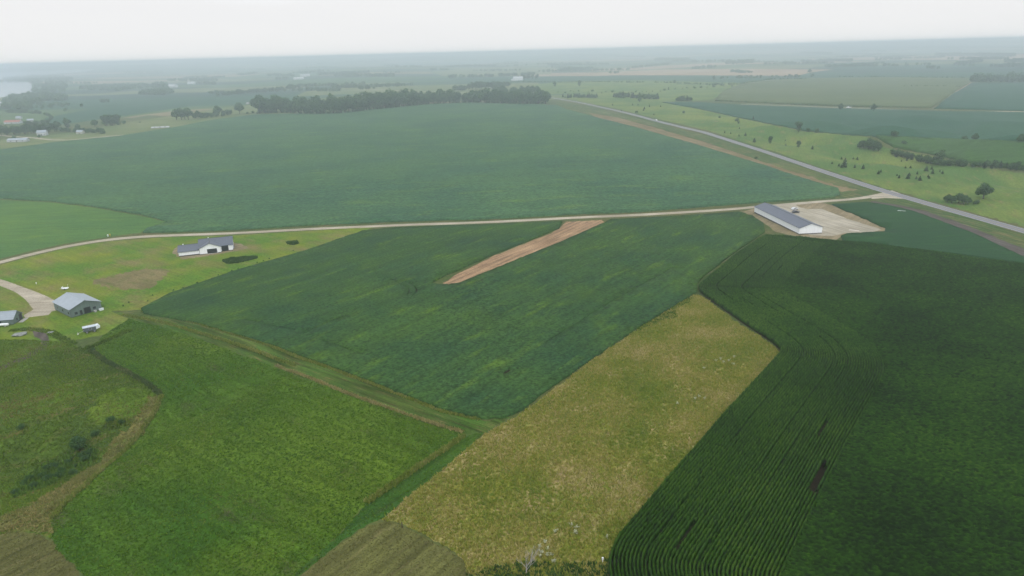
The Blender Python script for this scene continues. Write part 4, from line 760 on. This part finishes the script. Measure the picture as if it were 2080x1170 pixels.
mb = MB().box(14.9, 15.3, 9.5, 10.1, 5.6, 6.9).build('vent_stack', WHITE, t); MB().box(2, 2.5, 7.0, 7.5, 4.2, 5.3).build('vent_stack', WHITE, t)
opening(t, 'rake_board', ('y', 0, -1), 10.35, 10.5, .35, 3.3, TRIM, .03)
for y_ in (4, 8): opening(t, 'window', ('x', 0, -1), y_, y_+1.2, 1.2, 2.1, GLASS, .04, WHITE)
# white tank by the house
g = G(471, 504); t = empty('storage_tank', g, ha, 'small upright pale tank at the right end of the white house', 'tank')
mb = MB().tube((0, 0, .1), (0, 0, 2.3), 1.25, 1.25, 16); mb.tube((0, 0, 2.3), (0, 0, 2.75), 1.25, .35, 16); mb.build('shell', plain('tank_plastic', (.45, .48, .52), .5), t); MB().tube((0, 0, 2.7), (0, 0, 2.9), .3, .3, 10).build('lid', TRIM, t)
# grey green shed
A1 = G(145.5, 645.8); L1 = G(105.3, 630.2); R1 = G(208, 629)
a1 = (math.atan2(L1[1]-A1[1], L1[0]-A1[0])-math.pi/2+math.atan2(R1[1]-A1[1], R1[0]-A1[0]))/2
t = empty('metal_shed', A1, a1, 'large grey green metal shed with pale roof at the end of the driveway', 'shed')
gable(t, 0, 12.0, 0, 17.2, 3.6, 5.9, 'y', GG, GREYROOF2, .4, .2)
f0 = ('y', 0, -1)
opening(t, 'sliding_door', f0, 5.2, 7.6, .25, 2.7, DARK, .05, TRIM); opening(t, 'door', f0, 3.5, 4.4, .25, 2.2, DARK, .05, GG)
opening(t, 'window', f0, 1.6, 2.5, 1.0, 1.9, GLASS, .04, TRIM); opening(t, 'window', f0, 8.7, 9.7, 1.3, 2.1, GLASS, .04, TRIM)
for y_ in (1.6, 7.6, 13.2): opening(t, 'window', ('x', 0, -1), y_, y_+1.0, 1.2, 2.1, GLASS, .04, TRIM)
MB().box(-.1, .0, -.1, .02, .2, 3.5).build('corner_post', TRIM, t)
for (x_, wd, hh, m_, nm, lb) in ((8.9, .9, .7, CONC, 'feed_tub', 'pale tub by the wall of the grey green shed'), (11.3, 1.5, .8, plain('white_plastic', (.7, .74, .76), .5), 'white_bin', 'white bin at the right corner of the grey green shed')):
    wp = Matrix.Translation(A1) @ Matrix.Rotation(a1, 4, 'Z') @ Vector((x_, -1.0, 0)); r2 = empty(nm, wp, a1, lb, 'bin')
    MB().prism([(-wd/2, 0), (wd/2, 0), (wd*.58, hh), (-wd*.58, hh)], 'y', -.45, .45).build('body', m_, r2, .03); MB().box(-wd*.62, wd*.62, -.5, .5, hh, hh+.08).build('rim', m_, r2)
# small shed at the left edge
A2 = G(28.7, 659); R2 = G(51.4, 648); a2 = rad(8)
t = empty('small_shed', (A2[0], A2[1], A2[2]), a2, 'small grey shed with pale roof at the left edge of the picture', 'shed')
gable(t, -16, 0, 0, 7.0, 2.4, 4.6, 'x', GG, GREYROOF2, .4, .15)
opening(t, 'sliding_door', ('x', 0, 1), 4.6, 6.4, .2, 2.4, DARK, .05, TRIM); opening(t, 'window', ('x', 0, 1), 2.4, 3.2, .9, 1.7, GLASS, .04, TRIM); opening(t, 'window', ('y', 0, -1), -5.4, -4.5, .9, 1.7, GLASS, .04, TRIM)
wp = Matrix.Translation(A2) @ Matrix.Rotation(a2, 4, 'Z') @ Vector((1.4, 2.2, 0)); t = tag(MB().box(-.9, .9, -.3, 4.2, -.1, .10).build('concrete_apron', CONC), 'pale concrete apron in front of the small grey shed', 'slab'); t.location = wp; t.rotation_euler = (0, 0, a2)
g = G(2, 664); t = empty('fuel_tank', g, rad(4), 'long white cylindrical tank lying beside the small grey shed', 'tank')
mb = MB().tube((-3.2, 0, .95), (2.9, 0, .95), .55, .55, 16); mb.tube((2.9, 0, .95), (3.2, 0, .95), .55, .25, 16); mb.tube((-3.2, 0, .95), (-3.5, 0, .95), .55, .25, 16); mb.build('shell', plain('white_tank_paint', (.75, .77, .78), .4), t)
for x_ in (-2, 1.8): MB().box(x_-.12, x_+.12, -.45, .45, -.1, .5).build('saddle', CONC, t)
MB().tube((0, 0, 1.45), (0, 0, 1.7), .2, .2, 10).build('filler_cap', TRIM, t)

# farm wagon with white top
g = G(184, 674); t = empty('farm_wagon', g, rad(33), 'grey farm wagon with white top parked in the grass below the big shed', 'wagon')
WG = plain('weathered_grey_panel', (.09, .11, .12), .7)
mb = MB(); mb.box(-2.3, 2.1, -1.1, 1.1, .75, .95); mb.box(-2.3, 2.1, -1.1, -1.04, .95, 2.3); mb.box(-2.3, 2.1, 1.04, 1.1, .95, 2.3); mb.box(-2.3, -2.24, -1.04, 1.04, .95, 2.3); mb.box(2.04, 2.1, -1.04, 1.04, .95, 2.3); mb.build('body', WG, t)
MB().prism([(-1.25, 2.25), (-1.2, 2.4), (0, 2.75), (1.2, 2.4), (1.25, 2.25), (1.15, 2.28), (0, 2.6), (-1.15, 2.28)], 'x', -2.4, 2.2).build('roof', plain('white_canvas', (.5, .55, .60), .6), t)
MB().prism([(2.12, 1.0), (3.5, 1.4), (3.55, 1.6), (2.9, 2.55), (2.12, 2.45)], 'y', -1.05, 1.05).build('front_cap', plain('white_fibreglass', (.72, .76, .78), .4), t)
for x_ in (-1.2, 1.4):
    for y_ in (-1.15, 1.15):
        wv = MB().tube((x_, y_-.1, .42), (x_, y_+.1, .42), .42, .42, 14).build('wheel', TRIM, t); MB().tube((x_, y_-.13, .42), (x_, y_+.13, .42), .2, .2, 10).build('rim', CONC, wv)
MB().tube((-2.3, -1.13, 1.5), (-1.9, -1.13, 1.5), .05, .05, 6).build('latch', CONC, t)
tb = MB().tube((-2.3, 0, .8), (-4.3, 0, .35), .07, .07, 6); tb.tube((-4.2, 0, .4), (-4.2, 0, 1.0), .07, .07, 6); tb.build('tongue', CONC, t); MB().box(-4.5, -4.0, -.25, .25, 0.0, .22).build('jack_block', plain('white_block', (.7, .72, .72), .6), t)
opening(t, 'window', ('y', -1.1, -1), -.3, .5, 1.3, 1.9, GLASS, .03, CONC)

def car(loc, rz, paint, label, cat, truck=False):
    t = empty('pickup_truck' if truck else 'parked_car', loc, rz, label, cat); pm = plain('car_paint', paint, .3, .5, .04)
    prof = [(-2.3, .35), (2.3, .35), (2.35, .7), (2.2, .92), (1.05, 1.0), (.45, 1.48), (-.9 if truck else -1.5, 1.5), (-1.05 if truck else -2.1, 1.0), (-2.32, .95)]
    MB().prism(prof, 'y', -.88, .88).build('body', pm, t, .05)
    sg = [(.98, 1.02), (.42, 1.42), (-.82 if truck else -1.42, 1.44), (-.95 if truck else -1.9, 1.02)]
    for s_ in (-1, 1): MB().prism(sg, 'y', s_*.885 if s_ < 0 else .885-.0, s_*.905).build('window', GLASS, t)
    MB().add([(1.07, -.75, 1.03), (1.07, .75, 1.03), (.5, .7, 1.47), (.5, -.7, 1.47)], [(0, 1, 2, 3)]).build('windshield', GLASS, t)
    for x_ in (-1.45, 1.45):
        for s_ in (-1, 1):
            wv = MB().tube((x_, s_*.72, .34), (x_, s_*.93, .34), .34, .34, 14).build('wheel', TRIM, t); MB().tube((x_, s_*.80, .34), (x_, s_*.95, .34), .18, .18, 8).build('rim', CONC, wv)
    for s_ in (-.6, .6): MB().box(2.3, 2.38, s_-.15, s_+.15, .66, .8).build('headlight', CONC, t)
    return t
def hdir(px1, px2):
    a, b_ = G(*px1), G(*px2); return math.atan2(b_[1]-a[1], b_[0]-a[0])
g = G(1616, 432.5); car(g, rad(10), (.03, .028, .035), 'dark car parked on the gravel yard behind the long white shed', 'car')
g = G(1614, 426.0); car(g, rad(25), (.62, .63, .65), 'white car parked just behind the dark car on the gravel yard', 'car')
hd = hdir((1350, 250), (1310, 241)); g = G(1330, 245.3); c_ = car((g[0]+1.6*math.sin(hd+0), g[1], g[2]+.06), hd, (.8, .8, .8), 'white car driving on the highway', 'car'); c_.name = 'moving_car'; c_.scale = (1.15, 1.15, 1.15)
g = G(1724, 219.6); c_ = car((g[0], g[1], g[2]+.1), rad(-3), (.8, .8, .8), 'white truck on the far gravel road between two trees', 'truck', True); c_.scale = (1.5, 1.5, 1.7)
# small things
g = G(1831, 430.5); t = empty('culvert', g, rad(-30), 'white culvert end lying in the dark soil strip by the highway', 'culvert'); mb = MB().tube((-2.2, 0, .35), (2.2, 0, .35), .5, .5, 14); mb.build('pipe', plain('white_plastic_pipe', (.75, .77, .78), .5), t); MB().box(-2.6, 2.6, -.5, .5, -.1, .12).build('slab', CONC, t)
g = G(1735, 468); t = tag(MB().box(-2.6, 2.6, -.9, .9, 0, .10).add([(-2.3, -.7, .12), (2.0, -.6, .12), (2.2, .7, .16), (-2.1, .6, .14)], [(0, 1, 2, 3)]).build('pallet_stack', plain('pale_boards', (.55, .50, .44), .8)), 'pale boards lying on the right part of the gravel yard', 'boards'); t.location = g; t.rotation_euler = (0, 0, rad(-35))
def post(nm, px, py, h, r_, m_, label, cat, cap=None):
    t = empty(nm, G(px, py), 0, label, cat); MB().tube((0, 0, -.3), (0, 0, h), r_, r_*.9, 8).build('pole', m_, t)
    if cap: MB().box(-r_*1.6, r_*1.6, -r_*1.2, r_*1.2, h*.55, h+.06).build('marker_head', cap, t)
    return t
YEL = plain('yellow_plastic', (.65, .42, .03), .5); WP = plain('white_post_paint', (.8, .82, .82), .5); BRN = plain('brown_post', (.07, .05, .035), .9)
post('marker_post', 224, 480, 1.5, .14, YEL, 'yellow utility marker beside the lane, right of the white pedestal', 'marker', YEL)
post('utility_pedestal', 219.5, 480.5, 1.2, .22, WP, 'white utility pedestal beside the lane left of the yellow marker', 'pedestal', WP)
post('white_post', 1224, 1141, 1.0, .11, WP, 'short white post at the lower corner between fallow field and corn', 'post', WP)
post('fence_post', 817, 1072, 1.5, .12, BRN, 'dark brown fence post at the top of the mown corner', 'post')
post('white_post', 74, 577, .8, .13, WP, 'small white post in the lawn above the gravel driveway', 'post', WP)
# lawn trailer with a pole
g = G(133, 588); t = empty('utility_trailer', g, rad(5), 'small white open trailer with a pole on the lawn behind the big shed', 'trailer')
mb = MB().box(-1.3, 1.3, -.7, .7, .5, .6); mb.box(-1.3, -1.22, -.7, .7, .6, 1.4); mb.box(-1.22, 1.3, .64, .7, .6, .9); mb.build('bed', WP, t); MB().tube((-1.3, 0, .5), (-2.5, 0, .4), .05, .05, 6).build('tongue', WP, t); MB().tube((1.2, 0, .6), (1.5, 0, 2.6), .04, .04, 6).build('pole', WP, t)
for s_ in (-1, 1): MB().tube((0, s_*.75, .33), (0, s_*.9, .33), .33, .33, 12).build('wheel', TRIM, t)
# boulders by the muddy path
for (px, py, s_, lb) in ((41, 681, 1.5, 'large pale boulder in the weeds below the small shed'), (103, 676, .7, 'small pale boulder right of the muddy path')):
    bm = bmesh.new(); bmesh.ops.create_icosphere(bm, subdivisions=3, radius=1)
    for v_ in bm.verts: v_.co *= 1+.18*math.sin(v_.co.x*5+v_.co.y*3)*math.cos(v_.co.z*4+v_.co.y*2); v_.co.z = v_.co.z*.5+.25; v_.co.x *= 1.7
    me = bpy.data.meshes.new('boulder'); bm.to_mesh(me); bm.free(); me.materials.append(plain('pale_rock', (.24, .25, .24), .9, .1, .3, 2)); o = bpy.data.objects.new('boulder', me); COL.objects.link(o); o.location = G(px, py); o.scale = (s_, s_, s_); o.rotation_euler = (0, 0, .4); tag(o, lb, 'boulder')
# far farm buildings
REDR = plain('red_roof', (.34, .14, .11), .7); PALE = plain('pale_far_wall', (.48, .49, .5), .7)
def far_house(nm, px, py,  wd, dp_, ev, rg, rz, label, wm=PALE, rm=GREYROOF2, win=True, cat='house'):
    g = G(px, py); t = empty(nm, g, rad(rz), label, cat); gable(t, -wd/2, wd/2, -dp_/2, dp_/2, ev, rg, 'x', wm, rm, .4, .2)
    if win:
        opening(t, 'door', ('y', -dp_/2, -1), -.6, .6, .2, 2.3, DARK, .05)
        for x_ in (-wd*.3, wd*.3): opening(t, 'window', ('y', -dp_/2, -1), x_-.7, x_+.7, 1.0, 2.2, GLASS, .05, WP)
    return t
far_house('farm_house', 87, 275, 12, 9, 4.5, 7.5, 15, 'small white farm house with grey roof before the left hedge row')
far_house('barn', 164, 271.5, 9, 7, 3.2, 5, 0, 'small cream outbuilding in front of the low hedge row', plain('cream_wall', (.6, .58, .5), .7), GREYROOF2, True, 'outbuilding')
far_house('ranch_house', 38, 288, 24, 10, 2.8, 4.8, 8, 'long low pale house at the left edge before the bean field')
far_house('barn', 28, 251, 26, 12, 3.2, 6.2, 4, 'long barn with red roof inside the curved hedge', PALE, REDR, True, 'barn')
far_house('barn', 39, 241.5, 9, 8, 3, 5, 10, 'small pale building above the red roofed barn', PALE, GREYROOF2, True, 'outbuilding')
far_house('barn', 62, 247, 10, 8, 3, 5, 30, 'small pale building right of the red roofed barn', PALE, GREYROOF2, True, 'outbuilding')
far_house('livestock_barn', 326, 259.8, 25, 6, 1.2, 2.2, 12, 'low long white barn at the far edge of the big bean field', PALE, plain('white_far_roof', (.5, .5, .5), .5), True, 'barn')
far_house('livestock_barn', 513, 211, 26, 8, 2, 3.5, 12, 'low white barn between the short tree row and the straight belt', PALE, plain('pinkish_roof', (.42, .38, .38), .5), True, 'barn')
far_house('barn', 352, 178, 34, 20, 8, 13, -20, 'white barn right of the hazy woods', plain('bright_wall', (.60, .61, .62), .7), PALE, True, 'barn')
far_house('barn', 389, 171, 30, 18, 7, 11, 5, 'white farm building among faint trees', plain('bright_wall_b', (.60, .61, .62), .7), PALE, True, 'barn')
far_house('barn', 119, 196.5, 34, 14, 4, 7, 0, 'white building at the edge of the lake wood', PALE, PALE, True, 'building')
far_house('barn', 620, 155.5, 50, 24, 8, 13, 10, 'white far farm building left of the faint tree line', plain('bright_wall_c', (.60, .61, .62), .7), PALE, True, 'barn')
far_house('barn', 607, 161.5, 46, 20, 7, 10, 5, 'low white far farm building below another one', PALE, plain('white_far_roof_c', (.8, .8, .8), .6), True, 'barn')
far_house('barn', 1052, 163.5, 34, 16, 8, 14, 15, 'white round topped farm building beyond the long wood', plain('bright_wall_d', (.60, .61, .62), .7), PALE, True, 'barn')
far_house('barn', 1042, 164.5, 14, 10, 5, 7, 0, 'small white shed left of the far white farm building', PALE, PALE, True, 'shed')
far_house('farm_house', 1067, 195, 26, 10, 5, 7, -12, 'pale roofed building peeking out of the right end of the long wood', PALE, plain('pale_green_roof', (.5, .55, .48), .6))
# grain elevator on the horizon
g = G(950, 109.5); dist = math.hypot(g[0], g[1]); k = (105-g[2])/20.0; print('elevator', dist)
t = empty('grain_elevator', g, 0, 'faint grain elevator with a tall mast on the horizon', 'grain elevator'); EC = plain('elevator_concrete', (.16, .14, .17), .9)
mb = MB().box(-12*k, -7*k, -3*k, 3*k, 0, 12*k); mb.box(-11*k, -8*k, -2*k, 2*k, 12*k, 14.5*k); mb.build('headhouse', EC, t)
for i in range(7): MB().tube((-6*k+i*2.7*k, 0, 0), (-6*k+i*2.7*k, 0, (7.5 if i in (0, 3) else 6)*k), 1.3*k, 1.3*k, 14).build('silo', EC, t)
MB().tube((-7.5*k, 0, 0), (-7.5*k, 0, 20*k), .18*k, .1*k, 6).build('mast', EC, t); MB().box(-7*k, 12*k, -1.2*k, 1.2*k, 7.6*k, 8.3*k).build('gallery', EC, t)
for k_, ps in PROTO.items():
    for i, r_ in enumerate(ps):
        if (k_, i) not in used:
            for c in list(r_.children): bpy.data.objects.remove(c)
            bpy.data.objects.remove(r_)
#E6
# ---------------------------------------------------------------- haze
hb = MB().box(-15500, 15500, -15500, 15500, -30, 106)
hm = bpy.data.materials.new('haze'); hm.use_nodes = True; nt = hm.node_tree; nt.nodes.clear()
o_ = nt.nodes.new('ShaderNodeOutputMaterial'); pv = nt.nodes.new('ShaderNodeVolumePrincipled'); pv.inputs['Density'].default_value = HAZE_DENSITY; pv.inputs['Color'].default_value = HAZE_COLOR; pv.inputs['Anisotropy'].default_value = 0.65
nt.links.new(pv.outputs[0], o_.inputs['Volume'])
tag(hb.build('haze', hm), 'pale summer haze over the whole country', 'haze', None, 'stuff')
